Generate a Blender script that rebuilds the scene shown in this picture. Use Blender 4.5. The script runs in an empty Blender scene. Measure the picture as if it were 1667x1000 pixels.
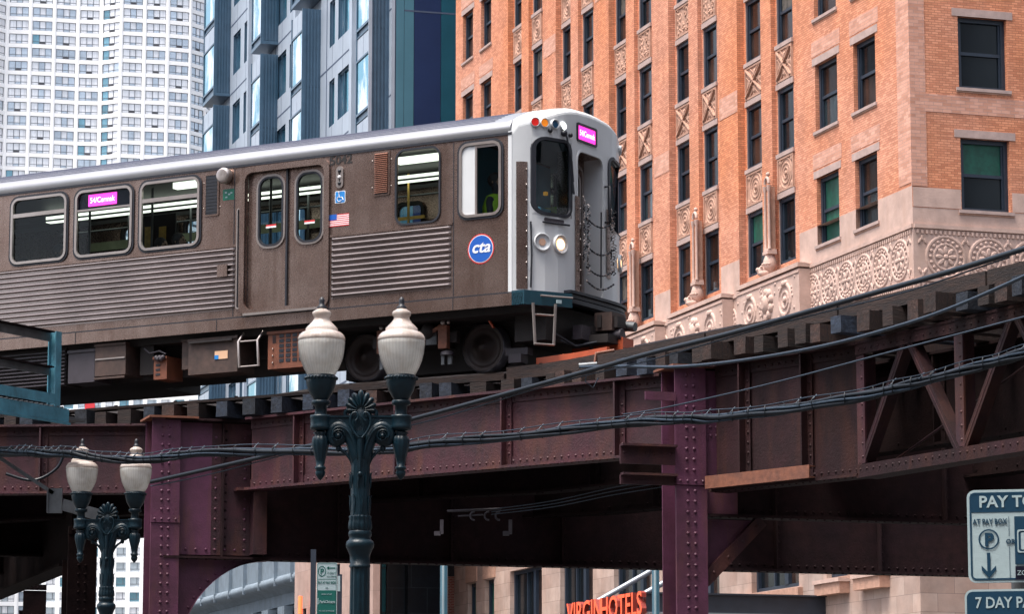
import bpy, bmesh, math, random
from mathutils import Vector, Matrix
random.seed(7)
R = math.radians; PI = math.pi
SC = bpy.context.scene
COL = SC.collection

# ------------------------------------------------------------------ camera
FPX = 5000.0; TH = math.atan(779/5000.0); CT, ST = math.cos(TH), math.sin(TH); EYE = 1.6
cam = bpy.data.cameras.new('camera'); cam.lens = FPX/1667*36; cam.sensor_width = 36
cam.clip_start = 0.5; cam.clip_end = 3000
camo = bpy.data.objects.new('camera', cam); COL.objects.link(camo)
camo.location = (0, 0, EYE); camo.rotation_euler = (PI/2 + TH, 0, 0)
SC.camera = camo
# ------------------------------------------------------------------ world, sun, exposure
w = bpy.data.worlds.new('World'); SC.world = w; w.use_nodes = True
nt = w.node_tree
bg = nt.nodes['Background']; sky = nt.nodes.new('ShaderNodeTexSky'); sky.sky_type = 'NISHITA'
SUN_EL, SUN_AZ = R(70), math.atan2(-0.80, -0.60)      # azimuth measured from +Y towards +X
sky.sun_disc = False; sky.sun_elevation = SUN_EL; sky.sun_rotation = SUN_AZ
sky.air_density = 1.0; sky.dust_density = 4.0; sky.ozone_density = 1.0
hs = nt.nodes.new('ShaderNodeHueSaturation'); hs.inputs['Saturation'].default_value = .55; nt.links.new(sky.outputs[0], hs.inputs['Color']); nt.links.new(hs.outputs[0], bg.inputs[0]); bg.inputs[1].default_value = 0.13
sl = bpy.data.lights.new('sun', 'SUN'); sl.energy = 2.0; sl.angle = R(22); sl.color = (1, .93, .85)
so = bpy.data.objects.new('sun', sl); COL.objects.link(so)
sd = Vector((math.sin(SUN_AZ)*math.cos(SUN_EL), math.cos(SUN_AZ)*math.cos(SUN_EL), math.sin(SUN_EL)))
so.rotation_euler = sd.to_track_quat('Z', 'Y').to_euler(); so.location = (-30, -20, 60)
SC.view_settings.view_transform = 'Standard'; SC.view_settings.look = 'None'
SC.view_settings.exposure = 1.5; SC.view_settings.gamma = 1
SC.cycles.max_bounces = 8; SC.cycles.transparent_max_bounces = 12
try: SC.cycles.use_denoising = True
except Exception: pass

# ------------------------------------------------------------------ materials
MATS = {}
def mat(name, col, rough=.6, metal=0., var=0., col2=None, scale=4., stretch=(1, 1, 1), bump=0., bscale=None,
        emit=None, estr=0., spec=.5, detail=6, streak=None, rand=0., thr=(.35, .65), brick=None, coat=0.):
    m = bpy.data.materials.new(name); m.use_nodes = True; n = m.node_tree; N = n.nodes; Lk = n.links.new
    b = N['Principled BSDF']
    b.inputs['Roughness'].default_value = rough; b.inputs['Metallic'].default_value = metal
    b.inputs['Specular IOR Level'].default_value = spec
    b.inputs['Coat Weight'].default_value = coat
    base = None
    tc = N.new('ShaderNodeTexCoord')
    mp = N.new('ShaderNodeMapping'); mp.inputs['Scale'].default_value = stretch
    Lk(tc.outputs['Object'], mp.inputs[0])
    def noise(sc, det=detail, vec=mp.outputs[0]):
        t = N.new('ShaderNodeTexNoise'); t.inputs['Scale'].default_value = sc; t.inputs['Detail'].default_value = det
        t.inputs['Roughness'].default_value = .62; Lk(vec, t.inputs['Vector']); return t
    def ramp(src, a, b_, c0, c1):
        r = N.new('ShaderNodeValToRGB'); e = r.color_ramp.elements
        e[0].position = a; e[1].position = b_; e[0].color = c0; e[1].color = c1; Lk(src, r.inputs[0]); return r
    def mix(f, a, b_, mode='MIX'):
        x = N.new('ShaderNodeMix'); x.data_type = 'RGBA'; x.blend_type = mode
        if isinstance(f, float): x.inputs[0].default_value = f
        else: Lk(f, x.inputs[0])
        for i, v in ((6, a), (7, b_)):
            if isinstance(v, tuple): x.inputs[i].default_value = v
            else: Lk(v, x.inputs[i])
        return x.outputs[2]
    c1 = (*col, 1)
    hsrc = None
    if brick:
        bt = N.new('ShaderNodeTexBrick'); uv = N.new('ShaderNodeUVMap')
        Lk(uv.outputs[0], bt.inputs['Vector'])
        bt.inputs['Color1'].default_value = c1; bt.inputs['Color2'].default_value = (*col2, 1)
        bt.inputs['Mortar'].default_value = (*brick['mortar'], 1)
        bt.inputs['Scale'].default_value = 1; bt.inputs['Brick Width'].default_value = brick['w']
        bt.inputs['Row Height'].default_value = brick['h']; bt.inputs['Mortar Size'].default_value = brick['m']
        bt.inputs['Mortar Smooth'].default_value = .3; bt.inputs['Bias'].default_value = brick.get('bias', 0)
        nz = noise(scale); r = ramp(nz.outputs[0], .3, .7, (1-var, 1-var, 1-var, 1), (1+var*.6,)*3 + (1,))
        base = mix(1., bt.outputs[0], r.outputs[0], 'MULTIPLY')
        nz2 = noise(brick.get('ps', .12), 3)
        r2 = ramp(nz2.outputs[0], .4, .62, (1, 1, 1, 1), (*brick.get('patch', (1, 1, 1)), 1))
        base = mix(1., base, r2.outputs[0], 'MULTIPLY')
        hsrc = bt.outputs['Fac']
    elif col2 is not None:
        nz = noise(scale); r = ramp(nz.outputs[0], thr[0], thr[1], c1, (*col2, 1)); base = r.outputs[0]
        if var:
            nz = noise(scale*5.3); r = ramp(nz.outputs[0], .3, .7, (1-var,)*3 + (1,), (1+var*.6,)*3 + (1,))
            base = mix(1., base, r.outputs[0], 'MULTIPLY')
    elif var:
        nz = noise(scale); r = ramp(nz.outputs[0], .3, .7, (1-var,)*3 + (1,), (1+var*.6,)*3 + (1,))
        base = mix(1., c1, r.outputs[0], 'MULTIPLY')
    if streak:      # vertical dirt streaks: colour, amount
        ms = N.new('ShaderNodeMapping'); ms.inputs['Scale'].default_value = streak.get('s', (6, 6, .35)); Lk(tc.outputs['Object'], ms.inputs[0])
        t = noise(1.0, 5, ms.outputs[0]); r = ramp(t.outputs[0], streak.get('a', .5), streak.get('b', .72), (0, 0, 0, 1), (streak.get('k', .8),)*3 + (1,))
        base = mix(r.outputs[0], base if base else c1, (*streak['c'], 1))
    if rand:
        oi = N.new('ShaderNodeObjectInfo'); r = N.new('ShaderNodeMapRange'); r.inputs[3].default_value = 1-rand; r.inputs[4].default_value = 1+rand
        Lk(oi.outputs['Random'], r.inputs[0]); hs = N.new('ShaderNodeHueSaturation')
        Lk(r.outputs[0], hs.inputs['Value'])
        if base: Lk(base, hs.inputs['Color'])
        else: hs.inputs['Color'].default_value = c1
        base = hs.outputs[0]
    if base: Lk(base, b.inputs['Base Color'])
    else: b.inputs['Base Color'].default_value = c1
    if bump:
        bn = N.new('ShaderNodeBump'); bn.inputs['Strength'].default_value = bump; bn.inputs['Distance'].default_value = .02
        t = noise(bscale or scale*3)
        if hsrc:
            mm = N.new('ShaderNodeMath'); mm.operation = 'MULTIPLY_ADD'; mm.inputs[1].default_value = -.6; Lk(hsrc, mm.inputs[0]); Lk(t.outputs[0], mm.inputs[2]); Lk(mm.outputs[0], bn.inputs['Height'])
        else: Lk(t.outputs[0], bn.inputs['Height'])
        Lk(bn.outputs[0], b.inputs['Normal'])
        if metal > .3 or rough < .5:
            rr = N.new('ShaderNodeMapRange'); rr.inputs[3].default_value = max(.05, rough-.12); rr.inputs[4].default_value = rough+.15
            Lk(t.outputs[0], rr.inputs[0]); Lk(rr.outputs[0], b.inputs['Roughness'])
    if emit: b.inputs['Emission Color'].default_value = (*emit, 1); b.inputs['Emission Strength'].default_value = estr
    MATS[name] = m; return m
def clear_glass(name, tint=(.5, .6, .6), refl=.12):
    m = bpy.data.materials.new(name); m.use_nodes = True; n = m.node_tree; N = n.nodes; N.remove(N['Principled BSDF'])
    o = [x for x in N if x.type == 'OUTPUT_MATERIAL'][0]
    t = N.new('ShaderNodeBsdfTransparent'); t.inputs[0].default_value = (*tint, 1)
    g = N.new('ShaderNodeBsdfGlossy'); g.inputs['Roughness'].default_value = .02; g.inputs[0].default_value = (.9, .95, 1, 1)
    f = N.new('ShaderNodeFresnel'); f.inputs[0].default_value = 1.28
    a = N.new('ShaderNodeMath'); a.inputs[1].default_value = refl; n.links.new(f.outputs[0], a.inputs[0])
    x = N.new('ShaderNodeMixShader'); n.links.new(a.outputs[0], x.inputs[0]); n.links.new(t.outputs[0], x.inputs[1]); n.links.new(g.outputs[0], x.inputs[2])
    n.links.new(x.outputs[0], o.inputs[0]); MATS[name] = m; return m
def globe_glass(name, thru, col, dirt, ribs):
    """milky ribbed lamp glass: diffuse + translucent + a little see-through + gloss"""
    m = bpy.data.materials.new(name); m.use_nodes = True; n = m.node_tree; N = n.nodes; L = n.links.new; N.remove(N['Principled BSDF'])
    o = [x for x in N if x.type == 'OUTPUT_MATERIAL'][0]
    tc = N.new('ShaderNodeTexCoord'); ng = N.new('ShaderNodeTexNoise'); ng.inputs['Scale'].default_value = 9; ng.inputs['Detail'].default_value = 8; L(tc.outputs['Object'], ng.inputs['Vector'])
    rp = N.new('ShaderNodeValToRGB'); e = rp.color_ramp.elements; e[0].position = .36; e[1].position = .58; e[0].color = (*dirt, 1); e[1].color = (*col, 1); L(ng.outputs[0], rp.inputs[0])
    uv = N.new('ShaderNodeUVMap'); sp = N.new('ShaderNodeSeparateXYZ'); L(uv.outputs[0], sp.inputs[0])
    def wave(out, k):
        mu = N.new('ShaderNodeMath'); mu.operation = 'MULTIPLY'; mu.inputs[1].default_value = k; L(out, mu.inputs[0]); si = N.new('ShaderNodeMath'); si.operation = 'SINE'; L(mu.outputs[0], si.inputs[0]); return si.outputs[0]
    w1 = wave(sp.outputs[0], 2*PI*40); bp = N.new('ShaderNodeBump'); bp.inputs['Strength'].default_value = ribs; bp.inputs['Distance'].default_value = .004; L(w1, bp.inputs['Height'])
    mr = N.new('ShaderNodeMapRange'); mr.inputs[1].default_value = -1; mr.inputs[3].default_value = 1-.35*ribs; mr.inputs[4].default_value = 1.0; L(w1, mr.inputs[0])
    mx = N.new('ShaderNodeMix'); mx.data_type = 'RGBA'; mx.blend_type = 'MULTIPLY'; mx.inputs[0].default_value = 1; L(rp.outputs[0], mx.inputs[6]); L(mr.outputs[0], mx.inputs[7])
    d = N.new('ShaderNodeBsdfDiffuse'); t = N.new('ShaderNodeBsdfTranslucent'); g = N.new('ShaderNodeBsdfGlossy'); g.inputs['Roughness'].default_value = .12; tr = N.new('ShaderNodeBsdfTransparent'); tr.inputs[0].default_value = (.8, .85, .85, 1)
    L(mx.outputs[2], d.inputs[0]); L(mx.outputs[2], t.inputs[0]); L(bp.outputs[0], d.inputs['Normal']); L(bp.outputs[0], g.inputs['Normal'])
    def mixs(f, a_, b_):
        q = N.new('ShaderNodeMixShader')
        if isinstance(f, float): q.inputs[0].default_value = f
        else: L(f, q.inputs[0])
        L(a_, q.inputs[1]); L(b_, q.inputs[2]); return q.outputs[0]
    fr = N.new('ShaderNodeFresnel'); fr.inputs[0].default_value = 1.45; L(bp.outputs[0], fr.inputs['Normal'])
    L(mixs(fr.outputs[0], mixs(thru, mixs(.45, d.outputs[0], t.outputs[0]), tr.outputs[0]), g.outputs[0]), o.inputs[0])
    MATS[name] = m; return m

M = mat
M('asphalt', (.05, .05, .052), .9, var=.3, scale=3, bump=.3)
M('ground_dark', (.07, .068, .065), .9, var=.25, scale=1, bump=.3)
M('concrete', (.20, .19, .18), .85, var=.25, scale=2, bump=.3)
M('paint_line', (.7, .7, .66), .6, var=.2, scale=3)
# brickwork and terracotta
M('brick', (.70, .315, .200), .85, col2=(.46, .17, .10), var=.2, scale=.9, bump=.35, bscale=20,
  brick=dict(w=.215, h=.075, m=.010, mortar=(.36, .16, .10), bias=-.15, patch=(1.02, .84, .62)), streak=dict(c=(.30, .13, .08), a=.52, b=.85, k=.45, s=(1.1, 1.1, .12)))
M('brick_pale', (.64, .34, .25), .85, col2=(.48, .225, .15), var=.15, scale=2, bump=.4, bscale=20,
  brick=dict(w=.30, h=.10, m=.008, mortar=(.40, .24, .20)))
M('brick_red', (.36, .10, .07), .85, col2=(.25, .07, .05), var=.2, scale=2, bump=.4, bscale=20,
  brick=dict(w=.22, h=.075, m=.012, mortar=(.5, .4, .36)))
M('limestone', (.46, .35, .30), .8, col2=(.34, .24, .20), var=.25, scale=1.0, bump=.3, bscale=9,
  brick=dict(w=1.1, h=.55, m=.008, mortar=(.2, .15, .13), ps=.35, patch=(.95, .85, .8)))
M('terracotta', (.50, .345, .29), .8, var=.22, scale=1.6, bump=.35, bscale=14, streak=dict(c=(.42, .27, .21), k=.6, s=(1.5, 1.5, .5)))
M('terracotta_brown', (.44, .25, .18), .85, var=.25, scale=5, bump=.6, bscale=30)
M('lintel_stone', (.40, .29, .26), .8, var=.2, scale=3, bump=.2)
M('pink_stone', (.42, .29, .25), .8, col2=(.36, .24, .20), var=.2, scale=1.5, bump=.2, brick=dict(w=1.0, h=1.6, m=.008, mortar=(.25, .18, .16)))
M('grey_stone', (.15, .19, .23), .75, var=.25, scale=1.5, bump=.3, streak=dict(c=(.12, .15, .18), k=.6, s=(1.5, 1.5, .3)))
M('black_tile', (.012, .02, .032), .3, col2=(.016, .026, .042), var=.3, scale=2, brick=dict(w=1.5, h=1.15, m=.02, mortar=(.05, .07, .09)))
M('sash', (.018, .028, .045), .45, var=.2, scale=5)
M('dark_glass', (.006, .009, .012), .06, spec=.22, bump=.05, bscale=.9)
M('brown_glass', (.030, .018, .015), .08, spec=.3, bump=.06, bscale=1.2, var=.7, scale=1.3)
M('green_blind', (.006, .085, .055), .5, var=.5, scale=2.5)
M('half_blind', (.10, .085, .07), .6, col2=(.02, .018, .016), var=.3, scale=1.2, thr=(.45, .52))
M('sky_glass', (.02, .03, .035), .05, spec=1.0, bump=.35, bscale=.8)
M('teal_glass', (.03, .10, .11), .05, spec=.8, bump=.05, bscale=.7)
M('curtain', (.45, .42, .38), .8, var=.2, scale=8, stretch=(8, 8, .5))
# blue tower
M('blue_panel', (.36, .41, .48), .38, metal=.1, var=.12, scale=.5, streak=dict(c=(.26, .31, .40), k=.5, s=(.8, .8, .15)))
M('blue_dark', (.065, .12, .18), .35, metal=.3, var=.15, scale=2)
M('panel_joint', (.05, .07, .12), .6)
M('mirror_glass', (.95, .98, 1), .03, metal=.85, bump=.3, bscale=.55, col2=(.06, .34, .44), scale=.8, stretch=(1, 1, .4), thr=(.44, .55))  # white and teal noise paints wavy reflections into the glass colour
M('mirror_teal', (.045, .24, .31), .06, metal=.6, bump=.15, bscale=.6, var=.3, scale=.6)
M('curtain_teal', (.025, .14, .21), .25, metal=.5, var=.15, scale=.4)
M('curtain_light', (.11, .28, .37), .3, metal=.5, var=.1, scale=.4)
M('curtain_navy', (.016, .034, .10), .3, metal=.15, var=.15, scale=.5)
# white tower
M('tower_white', (.88, .87, .87), .7, var=.05, scale=.2)
M('tower_frame', (.10, .11, .13), .5)
M('tower_glass_a', (.45, .50, .56), .08, metal=.5, var=.3, scale=.3)
M('tower_glass_b', (.74, .74, .77), .15, metal=.2, var=.2, scale=.5, stretch=(6, 6, .3))
M('tower_glass_c', (.16, .32, .40), .08, metal=.4, var=.4, scale=.3)
M('tower_vent', (.06, .06, .07), .5)
# railway steel
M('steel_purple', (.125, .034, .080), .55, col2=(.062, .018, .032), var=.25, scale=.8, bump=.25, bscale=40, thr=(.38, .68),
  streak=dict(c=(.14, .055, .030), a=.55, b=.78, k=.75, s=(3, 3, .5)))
M('steel_deep_shade', (.016, .006, .009), .8, col2=(.026, .009, .010), var=.4, scale=1.2, bump=.3, bscale=30, spec=.25)  # cross girders: under-deck shade put into a near-black colour
M('steel_shaded_brown', (.030, .009, .012), .7, col2=(.016, .006, .007), var=.3, scale=1.1, bump=.35, bscale=35, spec=.3, streak=dict(c=(.070, .022, .012), a=.5, b=.75, k=.7, s=(2.5, 2.5, .6)))  # curve girder and trusses: shade put into a darker brown, with rust streaks
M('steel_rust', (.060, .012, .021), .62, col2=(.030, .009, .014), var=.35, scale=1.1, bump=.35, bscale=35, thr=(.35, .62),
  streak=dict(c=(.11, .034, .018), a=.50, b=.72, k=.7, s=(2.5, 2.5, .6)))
M('steel_dark', (.008, .004, .005), .9, col2=(.014, .006, .006), var=.4, scale=1.2, bump=.3, bscale=30, spec=.12)  # near-black base also holds the deep shade under the deck
M('rust_orange', (.24, .085, .045), .7, col2=(.15, .06, .04), var=.3, scale=3, bump=.3)
M('timber', (.034, .018, .014), .9, col2=(.010, .007, .008), var=.4, scale=2.2, stretch=(1, 1, 8), bump=.6, bscale=10, rand=.25)
M('tie_wood', (.022, .034, .058), .85, col2=(.008, .011, .019), var=.5, scale=5, stretch=(1, 1, 1), bump=.7, bscale=18, rand=.55)
M('tie_brown', (.055, .026, .019), .85, col2=(.020, .013, .013), var=.5, scale=6, stretch=(6, 1, 1), bump=.7, bscale=18, rand=.4)
M('rail_steel', (.35, .30, .28), .35, metal=.9, var=.3, scale=6)
M('cable_black', (.006, .010, .016), .34, var=.3, scale=12, spec=.35)
M('cable_grey', (.028, .045, .068), .35, metal=.4, var=.3, scale=14)
M('galvanised', (.16, .17, .18), .5, metal=.6, var=.3, scale=6)
M('teal_steel', (.075, .24, .32), .5, var=.35, scale=5, bump=.3, streak=dict(c=(.04, .07, .09), k=.7, s=(5, 5, 2)))
M('teal_pole', (.008, .05, .075), .4, var=.2, scale=3)
# train
M('car_steel', (.33, .245, .215), .26, metal=.80, col2=(.23, .155, .13), var=.10, scale=.9, bump=.10, bscale=60,
  streak=dict(c=(.13, .075, .055), a=.48, b=.80, k=.6, s=(5, 5, .30)))
M('car_rib', (.33, .275, .26), .24, metal=.9, var=.2, scale=1.2, streak=dict(c=(.14, .09, .07), a=.5, b=.8, k=.5, s=(.6, .6, .8)))
M('car_roof', (.33, .335, .355), .34, metal=.55, var=.12, scale=1.0, streak=dict(c=(.40, .38, .38), k=.5, s=(1, 1, .3)))
M('roof_rib', (.13, .14, .20), .5, metal=.2)
M('car_white', (.62, .64, .66), .35, var=.06, scale=1.5, bump=.04, bscale=20, streak=dict(c=(.40, .38, .38), a=.55, b=.85, k=.6, s=(4, 4, .5)))
M('rubber', (.012, .014, .022), .5)
M('frame_metal', (.42, .37, .35), .3, metal=.7, var=.15, scale=4)
M('underbody', (.020, .015, .015), .7, var=.4, scale=4)
M('under_brown', (.085, .05, .04), .65, var=.3, scale=3, col2=(.045, .028, .024))
M('under_orange', (.17, .055, .028), .6, var=.35, scale=5)
M('under_dark', (.045, .038, .048), .55, var=.3, scale=4)
M('wheel_steel', (.032, .020, .018), .5, metal=.3, var=.3, scale=5)
M('tread_steel', (.28, .28, .33), .28, metal=.8)
M('safety_orange', (.42, .075, .025), .5, var=.2, scale=6)
M('interior', (.035, .035, .035), .6, var=.1, scale=3)
M('interior_dark', (.010, .011, .012), .6)
M('seat_blue', (.02, .06, .14), .7)
M('brass_pole', (.65, .42, .12), .35, metal=.5)
M('light_strip', (.9, .9, .8), .5, emit=(1, 1, .82), estr=.75)
M('lamp_warm', (1, .9, .75), .3, emit=(1, .55, .25), estr=2.2)
M('lamp_white', (1, 1, 1), .3, emit=(.9, 1, .98), estr=2.2)
M('lens_red', (.5, .01, .01), .15, emit=(.9, .03, .02), estr=.15)
M('lens_amber', (.8, .22, .01), .15, emit=(1, .28, .02), estr=.18)
M('lens_blue', (.005, .07, .16), .15)
M('lens_clear', (.35, .25, .2), .12, emit=(1, .5, .3), estr=.06)
M('sign_pink', (.9, .05, .5), .5, emit=(1, .05, .55), estr=.50)
M('sign_pink_light', (1, .8, .95), .5, emit=(1, .8, .95), estr=.55)
M('sign_black', (.008, .008, .02), .3)
M('logo_blue', (.012, .10, .45), .4)
M('logo_red', (.6, .03, .04), .4)
M('white_paint', (.78, .78, .8), .45)
M('decal_blue', (.02, .22, .60), .4)
M('decal_green', (.01, .14, .09), .4)
M('decal_black', (.02, .018, .018), .5)
M('sticker', (.72, .45, .28), .5)
M('skin', (.30, .17, .11), .6)
M('hair', (.012, .010, .010), .7)
M('cloth_dark', (.02, .022, .03), .8)
M('cloth_teal', (.03, .16, .22), .8)
M('hi_vis', (.30, .50, .02), .6)
clear_glass('car_glass', (.70, .80, .82), .0)
clear_glass('cab_glass', (.35, .68, .72), .04)  # teal tint stands in for a reflection on the cab windows
M('poster_pale', (.30, .34, .22), .5, var=.4, scale=4)
M('poster', (.75, .45, .08), .5, var=.5, scale=9)
# street furniture
M('lamp_iron', (.003, .016, .026), .36, var=.35, scale=9, bump=.2, bscale=30, spec=.35)
globe_glass('lamp_globe', .12, (.90, .80, .74), (.68, .55, .48), .15); globe_glass('lamp_refractor', .30, (.95, .95, .92), (.76, .73, .68), .4)
M('sign_white', (.36, .46, .49), .45, var=.08, scale=4, bump=.1, bscale=30)
M('sign_navy', (.003, .038, .08), .45, var=.1, scale=4)
M('sign_green', (.005, .10, .085), .45)
M('sign_edge', (.09, .09, .13), .5, metal=.4)
M('sign_back', (.02, .03, .05), .6)
M('letter_red', (.80, .085, .03), .4, emit=(1, .12, .04), estr=.25)
M('letter_side', (.25, .03, .02), .5)
M('canopy_steel', (.022, .028, .04), .45, var=.2, scale=3)
M('canopy_edge', (.30, .33, .37), .4, metal=.5)
M('neon_orange', (1, .2, .05), .4, emit=(1, .12, .05), estr=.6)
M('unseen_brown', (.20, .13, .10), .8, col2=(.13, .09, .07), var=.2, scale=.6)
M('unseen_grey', (.26, .26, .27), .8, col2=(.18, .18, .2), var=.2, scale=.6)

# ------------------------------------------------------------------ mesh helper
class MB:
    def __init__(s): s.v = []; s.f = []; s.m = []; s.s = []; s.uv = []; s.mats = []
    def slot(s, name):
        if name not in s.mats: s.mats.append(name)
        return s.mats.index(name)
    def face(s, pts, mt, smooth=False, uv=None):
        i = len(s.v); s.v += [tuple(p) for p in pts]; s.f.append(tuple(range(i, i+len(pts)))); s.m.append(s.slot(mt)); s.s.append(smooth); s.uv.append(uv)
    def grid(s, rows, mt, smooth=True, cu=False, cv=False, uvf=None):
        n, k = len(rows), len(rows[0]); b = len(s.v)
        for r in rows: s.v += [tuple(p) for p in r]
        ms = s.slot(mt)
        for i in range(n if cu else n-1):
            for j in range(k if cv else k-1):
                a, c = i, (i+1) % n; e, f = j, (j+1) % k
                s.f.append((b+a*k+e, b+a*k+f, b+c*k+f, b+c*k+e)); s.m.append(ms); s.s.append(smooth); s.uv.append(None)
    def box(s, c, d, mt, mx=None):
        x, y, z = d[0]/2, d[1]/2, d[2]/2
        P = [Vector((a*x, b*y, e*z)) for a in (-1, 1) for b in (-1, 1) for e in (-1, 1)]
        if mx is not None: P = [mx @ p for p in P]
        P = [p + Vector(c) for p in P]; s.hexa(P, mt)
    def hexa(s, P, mt):   # P order: (---, --+, -+-, -++, +--, +-+, ++-, +++)
        for q in ((0, 1, 3, 2), (4, 6, 7, 5), (0, 4, 5, 1), (2, 3, 7, 6), (0, 2, 6, 4), (1, 5, 7, 3)): s.face([P[k] for k in q], mt)
    def bx(s, x0, x1, y0, y1, z0, z1, mt):
        s.hexa([Vector((a, b, c)) for a in (x0, x1) for b in (y0, y1) for c in (z0, z1)], mt)
    def fbox(s, F, u0, u1, d0, d1, z0, z1, mt):   # box in a face frame: u along, d outwards
        o, ux, n = F
        s.hexa([o + ux*a + n*b + Vector((0, 0, c)) for a in (u0, u1) for b in (d0, d1) for c in (z0, z1)], mt)
    def beam(s, a, b, wd, ht, mt, up=(0, 0, 1)):
        a = Vector(a); b = Vector(b); x = (b-a).normalized(); u = Vector(up)
        y = u.cross(x).normalized(); z = x.cross(y)
        s.hexa([p + y*i*wd/2 + z*j*ht/2 for p in (a, b) for i in (-1, 1) for j in (-1, 1)], mt)
    def tube(s, pts, r, mt, n=8, cap=True, rs=None):
        pts = [Vector(p) for p in pts]; rows = []; prev = None
        for i, p in enumerate(pts):
            t = (pts[min(i+1, len(pts)-1)] - pts[max(i-1, 0)]).normalized()
            if prev is None:
                a = Vector((0, 0, 1)) if abs(t.z) < .9 else Vector((1, 0, 0)); y = a.cross(t).normalized()
            else: y = (prev - t*prev.dot(t)).normalized()
            prev = y; z = t.cross(y); rr = rs[i] if rs else r
            rows.append([p + (y*math.cos(2*PI*k/n) + z*math.sin(2*PI*k/n))*rr for k in range(n)])
        s.grid(rows, mt, True, False, True)
        if cap: s.face(rows[0], mt); s.face(rows[-1][::-1], mt)
    def lathe(s, prof, mt, c=(0, 0, 0), n=32, ax='z', flute=None, mx=None):
        rows = []; f0 = len(s.f)
        for (r, h) in prof:
            row = []
            for k in range(n):
                a = 2*PI*k/n; rr = r
                if flute: rr = r*(1 - flute[1]*(.5 - .5*math.cos(a*flute[0])))
                p = Vector((rr*math.cos(a), rr*math.sin(a), h))
                if ax == 'y': p = Vector((p.x, p.z, p.y))
                if ax == 'x': p = Vector((p.z, p.x, p.y))
                if mx is not None: p = mx @ p
                row.append(p + Vector(c))
            rows.append(row)
        s.grid(rows, mt, True, False, True)
        for q in range(len(s.f)-f0):
            i, j = q//n, q % n; h0, h1 = prof[i][1], prof[i+1][1]; s.uv[f0+q] = [(j/n, h0), ((j+1)/n, h0), ((j+1)/n, h1), (j/n, h1)]
    def rivet(s, p, n, r, mt, h=None):
        n = Vector(n).normalized(); p = Vector(p); a = Vector((0, 0, 1)) if abs(n.z) < .9 else Vector((1, 0, 0))
        y = a.cross(n).normalized(); z = n.cross(y); h = h or r*.75; K = 7
        r0 = [p + (y*math.cos(2*PI*k/K)+z*math.sin(2*PI*k/K))*r for k in range(K)]
        r1 = [p + n*h*.75 + (y*math.cos(2*PI*k/K)+z*math.sin(2*PI*k/K))*r*.65 for k in range(K)]
        s.grid([r0, r1], mt, True, False, True); b = len(s.v); s.v.append(tuple(p+n*h))
        for k in range(K): s.f.append((b-K+k, b-K+(k+1) % K, b)); s.m.append(s.slot(mt)); s.s.append(True); s.uv.append(None)
    def ball(s, c, r, mt, n=8, m=6, sc=(1, 1, 1)):
        rows = []
        for i in range(m+1):
            t = PI*i/m
            rows.append([Vector(c) + Vector((r*sc[0]*math.sin(t)*math.cos(2*PI*k/n), r*sc[1]*math.sin(t)*math.sin(2*PI*k/n), r*sc[2]*math.cos(t))) for k in range(n)])
        s.grid(rows, mt, True, False, True)
    def build(s, name, parent=None, loc=None):
        me = s.mesh(name); o = bpy.data.objects.new(name, me); COL.objects.link(o)
        if parent: o.parent = parent
        if loc is not None: o.location = loc
        return o
    def mesh(s, name):
        me = bpy.data.meshes.new(name); me.from_pydata(s.v, [], s.f)
        for n_ in s.mats: me.materials.append(MATS[n_])
        me.polygons.foreach_set('material_index', s.m); me.polygons.foreach_set('use_smooth', s.s)
        uvl = me.uv_layers.new(name='UVMap'); d = uvl.data
        for p in me.polygons:
            n = p.normal; custom = s.uv[p.index]
            if custom:
                for k, li in enumerate(p.loop_indices): d[li].uv = custom[k]
                continue
            if abs(n.z) > .75: t = Vector((1, 0, 0)); b = Vector((0, 1, 0))
            else: t = Vector((-n.y, n.x, 0)).normalized(); b = Vector((0, 0, 1))
            if t.x < -.5 or (abs(t.x) <= .5 and t.y < 0): t = -t
            for li in p.loop_indices:
                v = me.vertices[me.loops[li].vertex_index].co; d[li].uv = (v.dot(t), v.dot(b))
        me.update(); return me

def thing(name, label, cat, loc=(0, 0, 0), rz=0., group=None):
    o = bpy.data.objects.new(name, None); COL.objects.link(o); o.location = loc; o.rotation_euler = (0, 0, rz)
    o['label'] = label; o['category'] = cat
    if group: o['group'] = group
    return o
def tag(o, label, cat, group=None):
    o['label'] = label; o['category'] = cat
    if group: o['group'] = group
    return o
def struct(o): o['kind'] = 'structure'; return o
def kids(o): return [c for c in bpy.data.objects if c.parent == o]
def copy_tree(o, parent=None):
    c = o.copy(); COL.objects.link(c); c.parent = parent
    for ch in kids(o): copy_tree(ch, c)
    return c
def linked(me, name, parent, loc=(0, 0, 0), rz=0.):
    o = bpy.data.objects.new(name, me); COL.objects.link(o); o.parent = parent; o.location = loc; o.rotation_euler = (0, 0, rz); return o
def text_mb(s, mt, size=1., depth=.004, bold=0., shear=0., sx=1., align='CENTER', spacing=1.):
    """text as a mesh in the XZ plane (facing -Y), baseline at z=0"""
    cu = bpy.data.curves.new('txt', 'FONT'); cu.body = s; cu.size = size; cu.extrude = depth/2; cu.offset = bold; cu.shear = shear
    cu.align_x = align; cu.space_character = spacing; cu.resolution_u = 3
    o = bpy.data.objects.new('txt', cu); COL.objects.link(o)
    dg = bpy.context.evaluated_depsgraph_get(); me = bpy.data.meshes.new_from_object(o.evaluated_get(dg))
    bpy.data.objects.remove(o)
    out = [[Vector((me.vertices[i].co.x*sx, -me.vertices[i].co.z, me.vertices[i].co.y)) for i in p.vertices] for p in me.polygons]
    bpy.data.meshes.remove(me); return out
def add_text(mb, polys, F, u, z, d, mt):
    o, ux, n = F
    for p in polys: mb.face([o + ux*(u + q.x) + n*(d - q.y) + Vector((0, 0, z + q.z)) for q in p], mt)
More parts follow.
